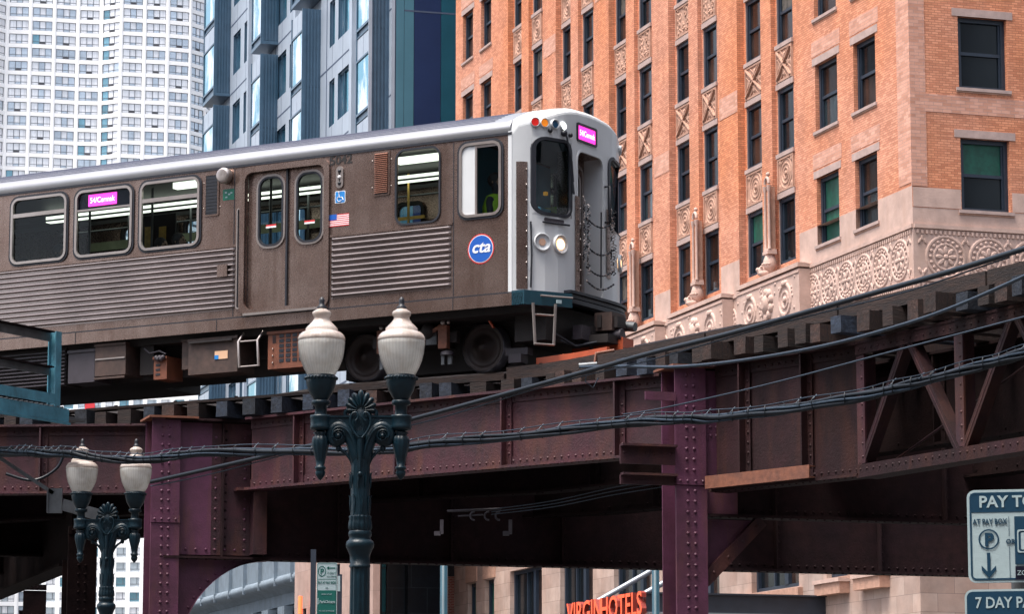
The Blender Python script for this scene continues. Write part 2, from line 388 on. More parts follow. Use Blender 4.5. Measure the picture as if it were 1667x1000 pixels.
def wall(mb, F, u0, u1, z0, z1, holes, dep, mt, rev=None, d=0.):
    o, ux, n = F; rev = rev or mt
    us = sorted({u0, u1, *[h[0] for h in holes], *[h[1] for h in holes]}); zs = sorted({z0, z1, *[h[2] for h in holes], *[h[3] for h in holes]})
    us = [u for u in us if u0 <= u <= u1]; zs = [z for z in zs if z0 <= z <= z1]
    P = lambda u, z, dd: o + ux*u + n*dd + Vector((0, 0, z))
    for i in range(len(us)-1):
        run = None
        for j in range(len(zs)-1):
            cu, cz = (us[i]+us[i+1])/2, (zs[j]+zs[j+1])/2
            if not any(h[0] < cu < h[1] and h[2] < cz < h[3] for h in holes):
                a, b, c, e = us[i], us[i+1], zs[j], zs[j+1]
                mb.face([P(a, c, d), P(b, c, d), P(b, e, d), P(a, e, d)], mt)
    for h in holes:
        a, b, c, e = h[:4]
        for q in (((a, c), (a, e)), ((a, e), (b, e)), ((b, e), (b, c)), ((b, c), (a, c))):
            mb.face([P(*q[0], d), P(*q[1], d), P(*q[1], d-dep), P(*q[0], d-dep)], rev)
def rrect(u0, u1, z0, z1, r, k=5):
    pts = []
    for cx, cz, a0 in ((u1-r, z1-r, 0), (u0+r, z1-r, 90), (u0+r, z0+r, 180), (u1-r, z0+r, 270)):
        for i in range(k+1):
            a = R(a0 + 90*i/k); pts.append((cx + r*math.cos(a), cz + r*math.sin(a)))
    return pts
def rframe(mb, f, u0, u1, z0, z1, r, wd, d0, d1, mt, r2=None):
    """rounded-rectangle frame ring; f(u,z,d)->point"""
    o = rrect(u0, u1, z0, z1, r); i = rrect(u0+wd, u1-wd, z0+wd, z1-wd, r2 if r2 is not None else max(.01, r-wd))
    rows = [[f(*p, d0) for p in o], [f(*p, d1) for p in o], [f(*p, d1) for p in i], [f(*p, d0) for p in i]]
    mb.grid(rows, mt, False, False, True)
def rfill(mb, f, u0, u1, z0, z1, r, d, mt):
    mb.face([f(*p, d) for p in rrect(u0, u1, z0, z1, r)], mt)
def corner_fill(mb, f, u0, u1, z0, z1, r, d, mt):
    """fills the four corners between a square hole and its rounded opening"""
    K = 5
    for cu, cz, su, sz in ((u1, z1, -1, -1), (u0, z1, 1, -1), (u0, z0, 1, 1), (u1, z0, -1, 1)):
        ce = (cu+su*r, cz+sz*r); arc = [(ce[0]-su*r*math.cos(R(90*i/K)), ce[1]-sz*r*math.sin(R(90*i/K))) for i in range(K+1)]
        for i in range(K): mb.face([f(cu, cz, d), f(*arc[i], d), f(*arc[i+1], d)], mt)
def V(*a): return Vector(a)

# ------------------------------------------------------------------ ground and roads
g = MB(); g.face([(-900, -300, 0), (900, -300, 0), (900, 1500, 0), (-900, 1500, 0)], 'ground_dark'); struct(g.build('ground'))
g = MB(); g.face([(-40, 5, .004), (30, 5, .004), (30, 46, .004), (-40, 46, .004)], 'asphalt')
struct(g.build('road'))
rz_s = math.atan2(.305, .952)
def street_pt(u, v, z=0.): return V(11.94 + .952*u - .305*v, 90 + .305*u + .952*v, z)   # frame of the brick building
g = MB(); g.face([street_pt(-22, -44, .008), street_pt(-6, -44, .008), street_pt(-6, 400, .008), street_pt(-22, 400, .008)], 'asphalt'); struct(g.build('street'))
g = MB()
for k in range(24):
    a = -40 + k*9; g.face([street_pt(-14.1, a, .012), street_pt(-13.9, a, .012), street_pt(-13.9, a+3, .012), street_pt(-14.1, a+3, .012)], 'paint_line')
struct(g.build('road_markings'))
g = MB(); P = [street_pt(a, b, c) for a in (-6, -.2) for b in (-35, 200) for c in (0, .15)]; g.hexa(P, 'concrete'); struct(g.build('pavement'))

# ------------------------------------------------------------------ brick building
BR = thing('brick_building', 'orange brick tower with terracotta ornament and dark sash windows behind the train', 'building', (11.94, 90, 0), rz_s)
FL = (V(0, 0, 0), V(0, 1, 0), V(-1, 0, 0))      # left face: u = distance from the corner
FR = (V(0, 0, 0), V(1, 0, 0), V(0, -1, 0))      # right face
PIT = 3.72; ZB = 18.65; WH = 2.2; TOP = 46.
BAYS = [(8.55, 13.75), (15.45, 20.4), (22.0, 26.9), (28.5, 33.3), (34.9, 39.7)]
BW = [((9.5, 10.85), (12.0, 13.6)), ((16.3, 17.6), (18.75, 20.25)), ((22.9, 24.2), (25.35, 26.8)), ((29.45, 30.7), (31.85, 33.2)), ((35.85, 37.05), (38.25, 39.6))]
FLATW = [(2.45, 4.1), (5.35, 7.1), (42.1, 43.6), (44.8, 46.35)]
wl = MB()
flat_holes = [(a, b, ZB+PIT*k, ZB+WH+PIT*k) for a, b in FLATW for k in range(7)]
segs = [(0, BAYS[0][0])] + [(BAYS[i][1], BAYS[i+1][0]) for i in range(4)] + [(BAYS[4][1], 47.45)]
for a, b in segs:
    wall(wl, FL, a, b, 19.3, TOP, [h for h in flat_holes if a < h[0] < b and h[3] < TOP], .35, 'brick')
    wall(wl, FL, a, b, 18.2, 19.3, [(h[0], h[1], ZB, 19.3) for h in flat_holes if a < h[0] < b and h[2] == ZB], .35, 'terracotta')
bay_mt = 'brick'
BD = .27
for (a, b), ws in zip(BAYS, BW):
    for u in (a, b):       # sides of the recess
        wl.face([V(0, u, 18.2), V(BD, u, 18.2), V(BD, u, TOP), V(0, u, TOP)], 'brick')
    hs = [(c, d, ZB+PIT*k, ZB+WH+PIT*k) for c, d in ws for k in range(7)]
    wall(wl, FL, a, b, 18.2, TOP, hs, .14, bay_mt, 'lintel_stone', d=-BD)
    c0, c1 = ws[0][1]+.12, ws[1][0]-.12
    wl.fbox(FL, c0, c1, -BD+.003, -.10, 19.2, TOP, 'brick')
# pale brick bands on the wide piers
for i, (a, b) in enumerate(segs):
    for k in ((1.35, 3.35) if 0 < i < 5 else ()):
        z = ZB + PIT*k + (.8 if i % 2 else 0); wl.fbox(FL, a+.02, b-.02, -.02, .012, z, z+.75, 'brick_pale')
# right face
RW = [(1.62, 3.25), (5.6, 7.2), (9.6, 11.2)]
PR = 3.76
wall(wl, FR, 0, 24, 18.65, TOP, [(a, b, ZB+PR*k, ZB+2.22+PR*k) for a, b in RW for k in range(7)], .38, 'brick')
wl.fbox(FR, .02, 1.6, -.02, .012, 18.67, 18.66+.6, 'terracotta')
wl.fbox(FR, 3.3, 5.6, -.02, .012, 18.67, 18.66+.6, 'terracotta')
wl.fbox(FR, .02, 24, -.02, .012, 21.6, 22.15, 'brick_pale')
wl.fbox(FR, -.012, .5, -.02, .014, 19.3, TOP-.1, 'brick_pale'); wl.fbox(FL, -.012, .9, -.02, .012, 19.4, TOP-.1, 'brick_pale')
for (a, b) in FLATW:
    for k in range(5):
        z = ZB+WH+PIT*k; wl.fbox(FL, a-.25, b+.25, -.02, .010, z+.3, z+.8, 'brick_pale')
wl.face([V(0, 0, TOP), V(24, 0, TOP), V(24, 47.4, TOP), V(0, 47.4, TOP)], 'lintel_stone')
wl.face([V(24, 0, 0), V(24, 47.4, 0), V(24, 47.4, TOP), V(24, 0, TOP)], 'brick'); wl.face([V(0, 47.45, 0), V(24, 47.45, 0), V(24, 47.45, TOP), V(0, 47.45, TOP)], 'brick')
wl.build('brick_wall', BR)
# stone base with its big windows
bs = MB()
BASEW = [(2.3, 3.9, 7.95, 10.9), (5.2, 6.8, 8.0, 11), (9.0, 13.0, 7.9, 11.5), (15.9, 20.0, 4.6, 11.3), (22.6, 26.6, 4.6, 11.3), (29.0, 32.9, 4.6, 10.6), (35.2, 39.4, 4.6, 10.35), (41.6, 42.9, 5.5, 10.2), (44.2, 45.4, 5.5, 10.2)]
wall(bs, FL, 0, 47.45, 0, 16.2, BASEW, .35, 'limestone')
wall(bs, FR, 0, 24, 0, 16.2, [], .35, 'limestone')
for u0, u1 in ((5.15, 6.9), (2.2, 3.95)):
    bs.fbox(FL, u0-.1, u1+.1, 0, .34, 7.45, 7.93, 'terracotta_brown'); bs.fbox(FL, u0-.15, u1+.15, 0, .4, 7.80, 7.92, 'terracotta')
bs.fbox(FL, 8.7, 15, 0, .16, 7.3, 7.85, 'terracotta_brown')
for u0, u1 in ((41.4, 43.1), (44.0, 45.6)): bs.fbox(FL, u0, u1, 0, .05, 10.25, 11.6, 'terracotta_brown')
bs.build('stone_base', BR)
for q in BASEW:
    m = MB(); wd = q[1]-q[0]; m.bx(-.0, .06, 0, wd, 0, q[3]-q[2], 'dark_glass' if wd > 3 else 'green_blind')
    F0 = (V(0, 0, 0), V(0, 1, 0), V(-1, 0, 0)); H_ = q[3]-q[2]
    m.fbox(F0, 0, .14, .003, .12, 0, H_, 'sash'); m.fbox(F0, wd-.14, wd, .003, .12, 0, H_, 'sash')
    m.fbox(F0, .14, wd-.14, .003, .11, H_-.14, H_, 'sash'); m.fbox(F0, .14, wd-.14, .003, .11, 0, .14, 'sash')
    if wd > 3:
        m.fbox(F0, 1.25, 1.55, .003, .14, .14, H_-.14, 'sash'); m.fbox(F0, .14, 1.25, .003, .06, H_*.45, H_*.45+.12, 'sash')
        m.fbox(F0, 2.5, 2.6, .003, .08, .14, H_-.14, 'sash'); m.fbox(F0, 2.6, wd-.14, .003, .06, H_*.45, H_*.45+.12, 'sash')
        m.fbox(F0, .14, 1.25, -.001, .012, .14, H_-.14, 'brown_glass')
    else: m.fbox(F0, .14, wd-.14, .003, .06, H_*.45, H_*.45+.1, 'sash')
    linked(m.mesh('window'), 'window', BR, (.30, q[0], q[2]))
# frieze
fz = MB()
wall(fz, FL, 0, 47.45, 16.2, 18.2, [], 0, 'terracotta', d=0.0); wall(fz, FR, 0, 24, 16.2, 18.65, [], 0, 'terracotta', d=0.0)
for F, L_ in ((FL, 8.4), (FR, 24)):
    fz.fbox(F, .0 if F is FL else .02, L_, .0, .06, 18.02, 18.14, 'terracotta'); fz.fbox(F, 0.03, L_, 0, .05, 16.42, 16.5, 'terracotta')
    k = 0; u = .1
    while u < L_: fz.fbox(F, u, u+.07, .0, .045, 17.86, 17.97, 'terracotta'); fz.fbox(F, u, u+.07, 0, .045, 16.24, 16.36, 'terracotta'); u += .15
def ring(mb, F, u, z, r, t, mt, n=26, d=0., sq=1.):
    o, ux, nn = F; th_ = t; 
    for i in range(n):
        a, b = 2*PI*i/n, 2*PI*(i+1)/n
        def p(an, rr, dd): return o + ux*(u + rr*math.cos(an)) + nn*(d+dd*.6) + V(0, 0, z + rr*math.sin(an)*sq)
        mb.face([p(a, r-t, 0), p(b, r-t, 0), p(b, r-t*.4, t), p(a, r-t*.4, t)], mt, True)
        mb.face([p(a, r-t*.4, t), p(b, r-t*.4, t), p(b, r+t*.4, t), p(a, r+t*.4, t)], mt, True)
        mb.face([p(a, r+t*.4, t), p(b, r+t*.4, t), p(b, r+t, 0), p(a, r+t, 0)], mt, True)
def knob(mb, F, u, z, r, h, mt, d=0., sx=1., sz=1., rot=0.):
    o, ux, nn = F; K = 7; rows = []
    for rr, hh in ((1, 0), (.85, .6), (.45, .92)):
        row = []
        for k in range(K):
            a = 2*PI*k/K; x, y = r*rr*sx*math.cos(a), r*rr*sz*math.sin(a)
            x, y = x*math.cos(rot)-y*math.sin(rot), x*math.sin(rot)+y*math.cos(rot)
            row.append(o + ux*(u+x) + nn*(d+h*hh*.7) + V(0, 0, z+y))
        rows.append(row)
    mb.grid(rows, mt, True, False, True); mb.face(rows[-1], mt)
def medallion(mb, F, u, z, r, mt, d=0., petals=8):
    ring(mb, F, u, z, r, .06, mt, d=d); ring(mb, F, u, z, r*.62, .05, mt, d=d)
    for k in range(18):
        a = 2*PI*k/18; knob(mb, F, u+r*.81*math.cos(a), z+r*.81*math.sin(a), .062, .06, mt, d)
    for k in range(petals):
        a = 2*PI*k/petals; knob(mb, F, u+r*.34*math.cos(a), z+r*.34*math.sin(a), .15, .06, mt, d, 1.1, .55, a)
    knob(mb, F, u, z, .09, .10, mt, d)
for k in range(6): medallion(fz, FL, .95+1.32*k, 17.18, .60, 'terracotta', petals=6+k % 3)
for k in range(8): medallion(fz, FR, 1.05+1.42*k, 17.18, .62, 'terracotta', petals=8)
for F, n_ in ((FL, 7), (FR, 9)):
    for k in range(n_):
        u = .29 + (1.32 if F is FL else 1.42)*k
        for s in (-1, 1):
            for j in range(3): knob(fz, F, u + .08*(j-1), 17.18+s*(.45+.1*(j == 1)), .10, .05, 'terracotta', 0, .5, 1.2, (j-1)*.5*s)
for i, (a, b) in enumerate(segs[1:5]): 
    medallion(fz, FL, (a+b)/2+.0, 17.18, .55, 'terracotta'); fz.fbox(FL, a, b, 0, .05, 18.02, 18.12, 'terracotta')
fz.build('frieze', BR)
# window meshes
def sash_window(wd, ht, axis, top, bot):
    m = MB(); F = (V(0, 0, 0), V(0, 1, 0), V(-1, 0, 0)) if axis else (V(0, 0, 0), V(1, 0, 0), V(0, -1, 0))
    m.fbox(F, 0, .13, 0, .10, 0, ht, 'sash'); m.fbox(F, wd-.13, wd, 0, .10, 0, ht, 'sash')
    m.fbox(F, .13, wd-.13, 0, .095, ht-.14, ht, 'sash'); m.fbox(F, .13, wd-.13, 0, .095, 0, .10, 'sash')
    m.fbox(F, .13, wd-.13, 0, .06, ht*.5-.05, ht*.5+.05, 'sash')
    m.fbox(F, .13, .19, 0, .05, .1, ht-.14, 'sash'); m.fbox(F, wd-.19, wd-.13, 0, .05, .1, ht-.14, 'sash')
    m.fbox(F, .13, wd-.13, -.05, .0, ht*.5, ht-.14, top); m.fbox(F, .13, wd-.13, -.05, -.01, .1, ht*.5, bot)
    return m.mesh('window')
WCACHE = {}
def wmesh(wd, ht, axis, kind):
    key = (round(wd, 2), round(ht, 2), axis, kind)
    if key not in WCACHE:
        t, b = {0: ('brown_glass', 'brown_glass'), 1: ('dark_glass', 'brown_glass'), 2: ('green_blind', 'dark_glass'), 3: ('green_blind', 'green_blind'), 4: ('dark_glass', 'dark_glass'), 5: ('half_blind', 'brown_glass'), 6: ('brown_glass', 'sky_glass')}[kind]
        WCACHE[key] = sash_window(wd, ht, axis, t, b)
    return WCACHE[key]
SILLS = {}
def sill_mesh(wd, axis, top):
    key = (round(wd, 2), axis, top)
    if key not in SILLS:
        m = MB(); F = (V(0, 0, 0), V(0, 1, 0), V(-1, 0, 0)) if axis else (V(0, 0, 0), V(1, 0, 0), V(0, -1, 0))
        if top: m.fbox(F, -.2, wd+.2, -.1, .018, 0, .24, 'lintel_stone')
        else: m.fbox(F, -.1, wd+.1, -.1, .06, -.10, .0, 'lintel_stone'); m.fbox(F, -.1, wd+.1, -.1, .03, -.15, -.103, 'terracotta_brown')
        SILLS[key] = m.mesh('window_lintel' if top else 'window_sill')
    return SILLS[key]
nwin = 0
for a, b in FLATW:
    for k in range(7):
        kd = 3 if (a == 5.35 and k == 0) else random.choice([0, 1, 6, 4, 5])
        o = linked(wmesh(b-a, WH, 1, kd), 'window', BR, (.24, a, ZB+PIT*k))
        s = linked(sill_mesh(b-a, 1, 0), 'window_sill', o, (-.24, 0, 0)); s = linked(sill_mesh(b-a, 1, 1), 'window_lintel', o, (-.24, 0, WH))
for ws in BW:
    for j, (a, b) in enumerate(ws):
        for k in range(7):
            kd = 2 if (ws is BW[0] and j == 1 and k == 0) else random.choice([0, 0, 1, 5, 4, 6, 0])
            linked(wmesh(b-a, WH, 1, kd), 'window', BR, (BD+.13, a, ZB+PIT*k))
for i, (a, b) in enumerate(RW):
    for k in range(7 if i == 2 else 7):
        o = linked(wmesh(b-a, 2.22, 0, 2 if k == 0 else 4), 'window', BR, (a, .26, ZB+PR*k))
        linked(sill_mesh(b-a, 0, 0), 'window_sill', o, (0, -.26, 0)); linked(sill_mesh(b-a, 0, 1), 'window_lintel', o, (0, -.26, 2.22))
# spandrel panels
def spandrel(wd, kind):
    m = MB(); F = (V(0, 0, 0), V(0, 1, 0), V(-1, 0, 0)); H_ = PIT-WH; T = 'terracotta_brown'
    m.fbox(F, -.06, wd+.06, 0, .05, 0, .20, 'lintel_stone'); m.fbox(F, -.06, wd+.06, 0, .08, H_-.14, H_, 'lintel_stone')
    z0, z1 = .22, H_-.16
    m.fbox(F, -.03, wd+.03, 0, .02, z0, z1, T)
    for q in ((0, .07, z0, z1), (wd-.07, wd, z0, z1), (.07, wd-.07, z0, z0+.07), (.07, wd-.07, z1-.07, z1)): m.fbox(F, q[0], q[1], .02, .06, q[2], q[3], T)
    cu, cz = wd/2, (z0+z1)/2; hw, hh = wd/2-.1, (z1-z0)/2-.08
    if kind == 0:
        o, ux, n = F
        for s in (-1, 1):
            m.beam(V(-.05, cu-hw, cz-s*hh), V(-.05, cu+hw, cz+s*hh), .07, .06, T, up=(1, 0, 0)); m.beam(V(-.045, cu-hw, cz-s*hh), V(-.045, cu+hw, cz+s*hh), .04, .13, T, up=(1, 0, 0))
            for q_ in (-1, 1): m.beam(V(-.04, cu-hw*(.5 if q_ > 0 else 1), cz-s*hh*(1 if q_ > 0 else .5)), V(-.04, cu+hw*(1 if q_ > 0 else .5), cz+s*hh*(.5 if q_ > 0 else 1)), .03, .04, T, up=(1, 0, 0))
        for du, dz in ((hw*.62, 0), (-hw*.62, 0), (0, hh*.62), (0, -hh*.62)): knob(m, F, cu+du, cz+dz, .14, .06, T, .02); ring(m, F, cu+du, cz+dz, .17, .025, T, 10, .02)
    elif kind == 1:
        for r in (.50, .34, .18): ring(m, F, cu, cz, min(r, hw)*1., .04, T, 20, .02)
        knob(m, F, cu, cz, .09, .08, T, .02)
        for s in (-1, 1):
            for t in (-1, 1): knob(m, F, cu+s*hw*.85, cz+t*hh*.88, .12, .05, T, .02)
    else:
        rnd = random.Random(4)
        for i in range(34): knob(m, F, cu+rnd.uniform(-hw, hw), cz+rnd.uniform(-hh, hh), rnd.uniform(.05, .10), .06, T, .02, 1, .6, rnd.uniform(0, 3))
        for i in range(7): ring(m, F, cu+rnd.uniform(-hw, hw)*.8, cz+rnd.uniform(-hh, hh)*.8, .13, .025, T, 10, .02)
    return m.mesh('spandrel_panel')
SPC = {}
for ws in BW:
    for j, (a, b) in enumerate(ws):
        for k in range(5):
            kind = [1, 0, 2, 1, 2][k]; key = (round(b-a, 2), kind)
            if key not in SPC: SPC[key] = spandrel(b-a, kind)
            linked(SPC[key], 'spandrel_panel', BR, (BD-.003, a, ZB+WH+PIT*k))
# balconies and colonnettes
def balcony(u0, u1):
    m = MB(); T = 'terracotta'; F = FL
    m.fbox(F, u0, u1, .003, .42, 16.25, 18.0, T)
    for i in range(int((u1-u0)/.09)):    # rope moulding
        u = u0 + i*.09 + .04; knob(m, F, u, 18.13, .10, .50, T, .0, .62, 1.1, .5)
    m.fbox(F, u0-.02, u1+.02, .003, .47, 18.06, 18.2, T)
    m.fbox(F, u0+.0, u1, .42, .45, 17.88, 17.95, T); m.fbox(F, u0, u1, .42, .45, 16.3, 16.4, T)
    cs = [u0 + (u1-u0)*f for f in (.22, .5, .78)]
    for i, c in enumerate(cs):
        if i != 1:
            ring(m, F, c, 17.15, .5, .08, T, 20, .42); ring(m, F, c, 17.15, .27, .06, T, 14, .42); knob(m, F, c, 17.15, .12, .12, T, .42)
            for k in range(3): knob(m, F, c+.1*(k-1), 17.68, .11, .14, T, .42)
        else:
            for k in range(9): a = 2*PI*k/9; knob(m, F, c+.36*math.cos(a), 17.2+.40*math.sin(a), .17, .16, T, .42, 1, 1)
            knob(m, F, c, 17.2, .28, .30, T, .42, .9, 1.3); knob(m, F, c, 16.75, .15, .2, T, .42, .8, 1.4)
    rnd = random.Random(int(u0*10))
    for i in range(60):
        u, z = rnd.uniform(u0+.1, u1-.1), rnd.uniform(16.5, 17.85)
        if min(abs(u-c) for c in cs) > .48: knob(m, F, u, z, .06, .04, T, .42)
    m.build('balcony', BR)
    c = (u0+u1)/2 - .0
    return c
def colonnette(c):
    m = MB(); T = 'terracotta'; x = -.05
    m.ball((-.36, c, 18.42), .15, T, 9, 7, (1.0, .9, 1.1)); m.ball((-.28, c-.05, 18.34), .18, T, 9, 6, (1.3, .8, .7)); m.ball((-.46, c+.03, 18.47), .085, T, 7, 5); m.ball((-.40, c-.10, 18.55), .05, T, 6, 5)
    m.lathe([(.06, 18.35), (.20, 18.48), (.26, 18.62), (.20, 18.85), (.14, 19.0)], T, (x, c, 0), 12)
    for k in range(7): m.ball((x-.24*math.cos(R(-60+20*k)), c+.24*math.sin(R(-60+20*k)), 18.66), .05, T, 6, 4)
    m.bx(-.22, .12, c-.22, c+.22, 19.0, 19.10, T); m.bx(-.19, .12, c-.19, c+.19, 19.10, 19.17, T)
    for s in (-1, 1): m.lathe([(.07, 19.17), (.05, 19.28), (.048, 21.1), (.075, 21.2), (.085, 21.32)], T, (-.12, c+s*.16, 0), 10)
    m.bx(-.05, .12, c-.11, c+.11, 19.17, 21.3, 'terracotta_brown')
    for k in range(12): m.ball((-.06, c+.03*(-1)**k, 19.35+.16*k), .045, 'terracotta_brown', 6, 4)
    pts = [V(-.12, c+.16*math.cos(R(a)), 21.38+.22*math.sin(R(a))) for a in range(0, 181, 20)]; m.tube(pts, .055, T, 7)
    m.ball((-.08, c, 21.72), .08, T, 6, 4)
    m.build('colonnette', BR)
for u0, u1, cc in ((7.65, 13.0, 10.95), (14.3, 19.6, 17.6), (20.9, 26.0, 24.1), (27.4, 32.5, 30.6)):
    balcony(u0, u1); colonnette(cc)

# ------------------------------------------------------------------ hotel canopy and sign
CN = thing('hotel_canopy', 'dark steel canopy with tie rods on the stone base of the brick tower', 'canopy', (11.94, 90, 0), rz_s)
m = MB(); x0, y0, y1 = -6.0, 6.9, 14.5
m.bx(x0, -.0, y0, y0+.25, 6.85, 7.42, 'canopy_steel'); m.bx(x0, 0, y0-.10, y0+.35, 7.42, 7.47, 'canopy_steel'); m.bx(x0, 0, y0-.10, y0+.35, 6.82, 6.86, 'canopy_edge')
m.bx(x0, x0+.25, y0+.25, y1, 6.85, 7.2, 'canopy_steel'); m.bx(x0+.25, 0, y0+.25, y1, 7.0, 7.1, 'canopy_steel'); m.build('canopy_frame', CN)
for yy in (8.0, 12.5):
    m = MB(); m.tube([V(x0+.2, yy, 7.4), V(.0, yy+.0, 10.6)], .09, 'canopy_edge'); m.build('tie_rod', CN)
HS = thing('hotel_sign', 'glowing red raised letters reading VIRGIN HOTELS along the canopy edge', 'sign', (11.94, 90, 0), rz_s)
FS = (V(x0-.02, 13.7, 0), V(0, -1, 0), V(-1, 0, 0))
for word, uc in (('VIRGIN', 1.6), ('HOTELS', 5.1)):
    m = MB(); tx = text_mb(word, 'letter_red', 1.02, .16, .010, sx=1.05)
    for p in tx:
        flat = abs(p[0].y - p[1].y) < 1e-5 and abs(p[1].y-p[2].y) < 1e-5
        m.face([FS[0] + FS[1]*(uc+q.x) + FS[2]*(.12-q.y) + V(0, 0, 6.78+q.z) for q in p], 'letter_red' if flat else 'letter_side')
    m.build('sign_lettering', HS)
m = MB(); m.bx(x0-.08, x0-.02, 7, 13.7, 6.85, 6.9, 'canopy_steel'); m.build('sign_rail', HS)
for px, lab in ((4.45*70/95.3, 'slim dark teal steel pole beside the red hotel letters'), (-112/5060*70, 'slim dark teal steel pole in front of the black tiled building')):
    m = MB(); m.lathe([(.14, 0), (.14, .3), (.09, .4), (.085, 7.4), (.0, 7.45)], 'teal_pole', n=12); o = m.build('steel_pole', None, (px if px > 0 else px, 70, 0)); tag(o, lab, 'pole')

# ------------------------------------------------------------------ blue glass tower
rz_b = math.atan2(.286, .958)
BB = thing('blue_tower', 'blue grey metal clad tower with projecting bay windows behind the train', 'building', (-5.72, 142, 0), rz_b)
m = MB(); BT = 62.
bh = []
wins = []      # (u0,u1,z0,z1)
for k in range(-5, 5):
    z = 39.15 + 4.2*k
    shift = 0
    for a, b in ((35.9, 38.0), (33.8, 34.8), (40.6, 41.3), (23.3, 25.6), (21.2, 22.4), (8.6, 10.95), (11.7, 12.85), (14.95, 16.2), (6.0, 6.7), (26.3, 27.2), (17.6, 18.4)):
        wins.append((a, b, z, z+2.42))
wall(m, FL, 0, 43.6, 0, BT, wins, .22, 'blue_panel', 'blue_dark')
# joints: vertical and floor reveals
for u in (2.6, 5.3, 7.6, 13.4, 20.5, 26.0, 32.9, 38.9): m.fbox(FL, u, u+.16, 0, .006, 0, BT, 'panel_joint')
for u in (9.9, 12.2, 24.4, 21.9, 36.9, 34.3): m.fbox(FL, u, u+.04, 0, .004, 0, BT, 'panel_joint')
for k in range(-8, 6):
    z = 38.05 + 4.2*k; m.fbox(FL, 0, 43.6, 0, .008, z, z+.09, 'panel_joint')
m.fbox(FL, 7.0, 7.5, 0, .25, 20, BT-1, 'blue_panel'); m.fbox(FL, 20.0, 20.4, 0, .25, 20, BT-1, 'blue_panel'); m.fbox(FL, 32.4, 32.8, 0, .25, 20, BT-1, 'blue_panel')
m.bx(0, 30, 0, 43.6, BT, BT+.2, 'blue_dark'); m.face([V(30, 0, 0), V(30, 43.6, 0), V(30, 43.6, BT), V(30, 0, BT)], 'blue_dark'); m.face([V(0, 43.6, 0), V(30, 43.6, 0), V(30, 43.6, BT), V(0, 43.6, BT)], 'blue_dark')
m.build('facade', BB)
m = MB()
for a, b, mt_ in ((0, .16, 'blue_panel'), (.22, .60, 'curtain_light'), (.62, 1.08, 'curtain_light'), (1.11, 2.4, 'curtain_navy'), (2.43, 5.4, 'curtain_teal'), (5.43, 9, 'curtain_light')):
    m.fbox(FR, a, b, .0, .05, 0, BT, mt_)
m.fbox(FR, 0, 9.5, -.02, .0, 0, BT, 'panel_joint')
for k in range(-4, 4): m.fbox(FR, .6, 9, .05, .056, 38.0+8.1*k, 38.08+8.1*k, 'panel_joint')
m.fbox(FR, 9, 30, -.02, .03, 0, BT, 'curtain_teal')
m.build('glass_curtain_wall', BB)
wn = 0
stuffw = MB()
order = sorted(wins, key=lambda q: (0 if q[2] > 30 else 1))
for q in order:
    wn += 1
    mm = MB() if wn <= 60 else stuffw
    mt_ = 'mirror_glass' if q[1]-q[0] > 1.5 else 'mirror_teal'
    O = V(0, q[0], q[2]) if wn <= 60 else V(0, 0, 0); u0 = 0 if wn <= 60 else q[0]; z0 = 0 if wn <= 60 else q[2]
    wd, ht = q[1]-q[0], q[3]-q[2]
    mm.fbox(FL, u0, u0+wd, -.30, -.2, z0, z0+ht, mt_)
    for e in ((0, .09), (wd-.09, wd)): mm.fbox(FL, u0+e[0], u0+e[1], -.2, -.1, z0, z0+ht, 'blue_dark')
    mm.fbox(FL, u0+.09, u0+wd-.09, -.2, -.1, z0, z0+.09, 'blue_dark'); mm.fbox(FL, u0+.09, u0+wd-.09, -.2, -.1, z0+ht-.09, z0+ht, 'blue_dark')
    if wd > 1.5: mm.fbox(FL, u0+wd*.62, u0+wd*.62+.07, -.2, -.12, z0+.09, z0+ht-.09, 'blue_dark')
    if wn <= 60: mm.build('window', BB, O)
o = stuffw.build('windows', BB); o['kind'] = 'stuff'
def oriel(u0, u1, z0, z1, full=False):
    m = MB(); D = .95
    m.fbox(FL, u0, u1, .0, D-.04, z0, z1, 'blue_dark')
    z = z0
    for i in range(int(round((z1-z0)/4.2))):
        b = z0 + i*4.2
        m.fbox(FL, u0+.1, u1-.1, D-.04, D+.0, b+.45, b+3.0, 'mirror_glass')
        m.fbox(FL, u0+.06, (u0+u1)/2-.03, D-.04, D+.0, b+3.1, b+4.15, 'blue_panel'); m.fbox(FL, (u0+u1)/2+.03, u1-.06, D-.04, D, b+3.1, b+4.15, 'blue_panel')
        m.fbox(FL, u0, u1, D-.03, D+.05, b+3.0, b+3.09, 'blue_dark'); m.fbox(FL, u0, u1, D-.03, D+.05, b+.33, b+.45, 'blue_dark')
        m.fbox(FL, u0, u1+.0, -.0, D+.02, b, b+.06, 'blue_dark')
    for i in range(5): m.fbox(FL, u0-.05, u0, .12+i*.17, .19+i*.17, z0, z1, 'blue_dark')
    for i in range(5): m.fbox(FL, u1, u1+.05, .12+i*.17, .19+i*.17, z0, z1, 'blue_dark')
    m.fbox(FL, u0-.06, u0+.02, D-.1, D+.06, z0, z1, 'blue_panel' if full else 'blue_dark'); m.fbox(FL, u1-.04, u1+.06, D-.1, D+.05, z0, z1, 'blue_dark')
    m.fbox(FL, u0-.06, u1+.06, -.0, D+.06, z0-.18, z0-.003, 'blue_dark')
    m.build('bay_window', BB)
for u0, u1 in ((38.9, 42.2), (25.4, 27.9), (14.9, 17.5)):
    oriel(u0, u1, 42.45, 42.45+12.6); oriel(u0, u1, 33.3, 41.7); oriel(u0, u1, 12., 33.0)
oriel(.45, 2.95, 12.0, 58.2, True)

# ------------------------------------------------------------------ white apartment tower
WT = thing('apartment_tower', 'tall white concrete apartment tower with a grid of wide windows', 'building', (0, 620, 0))
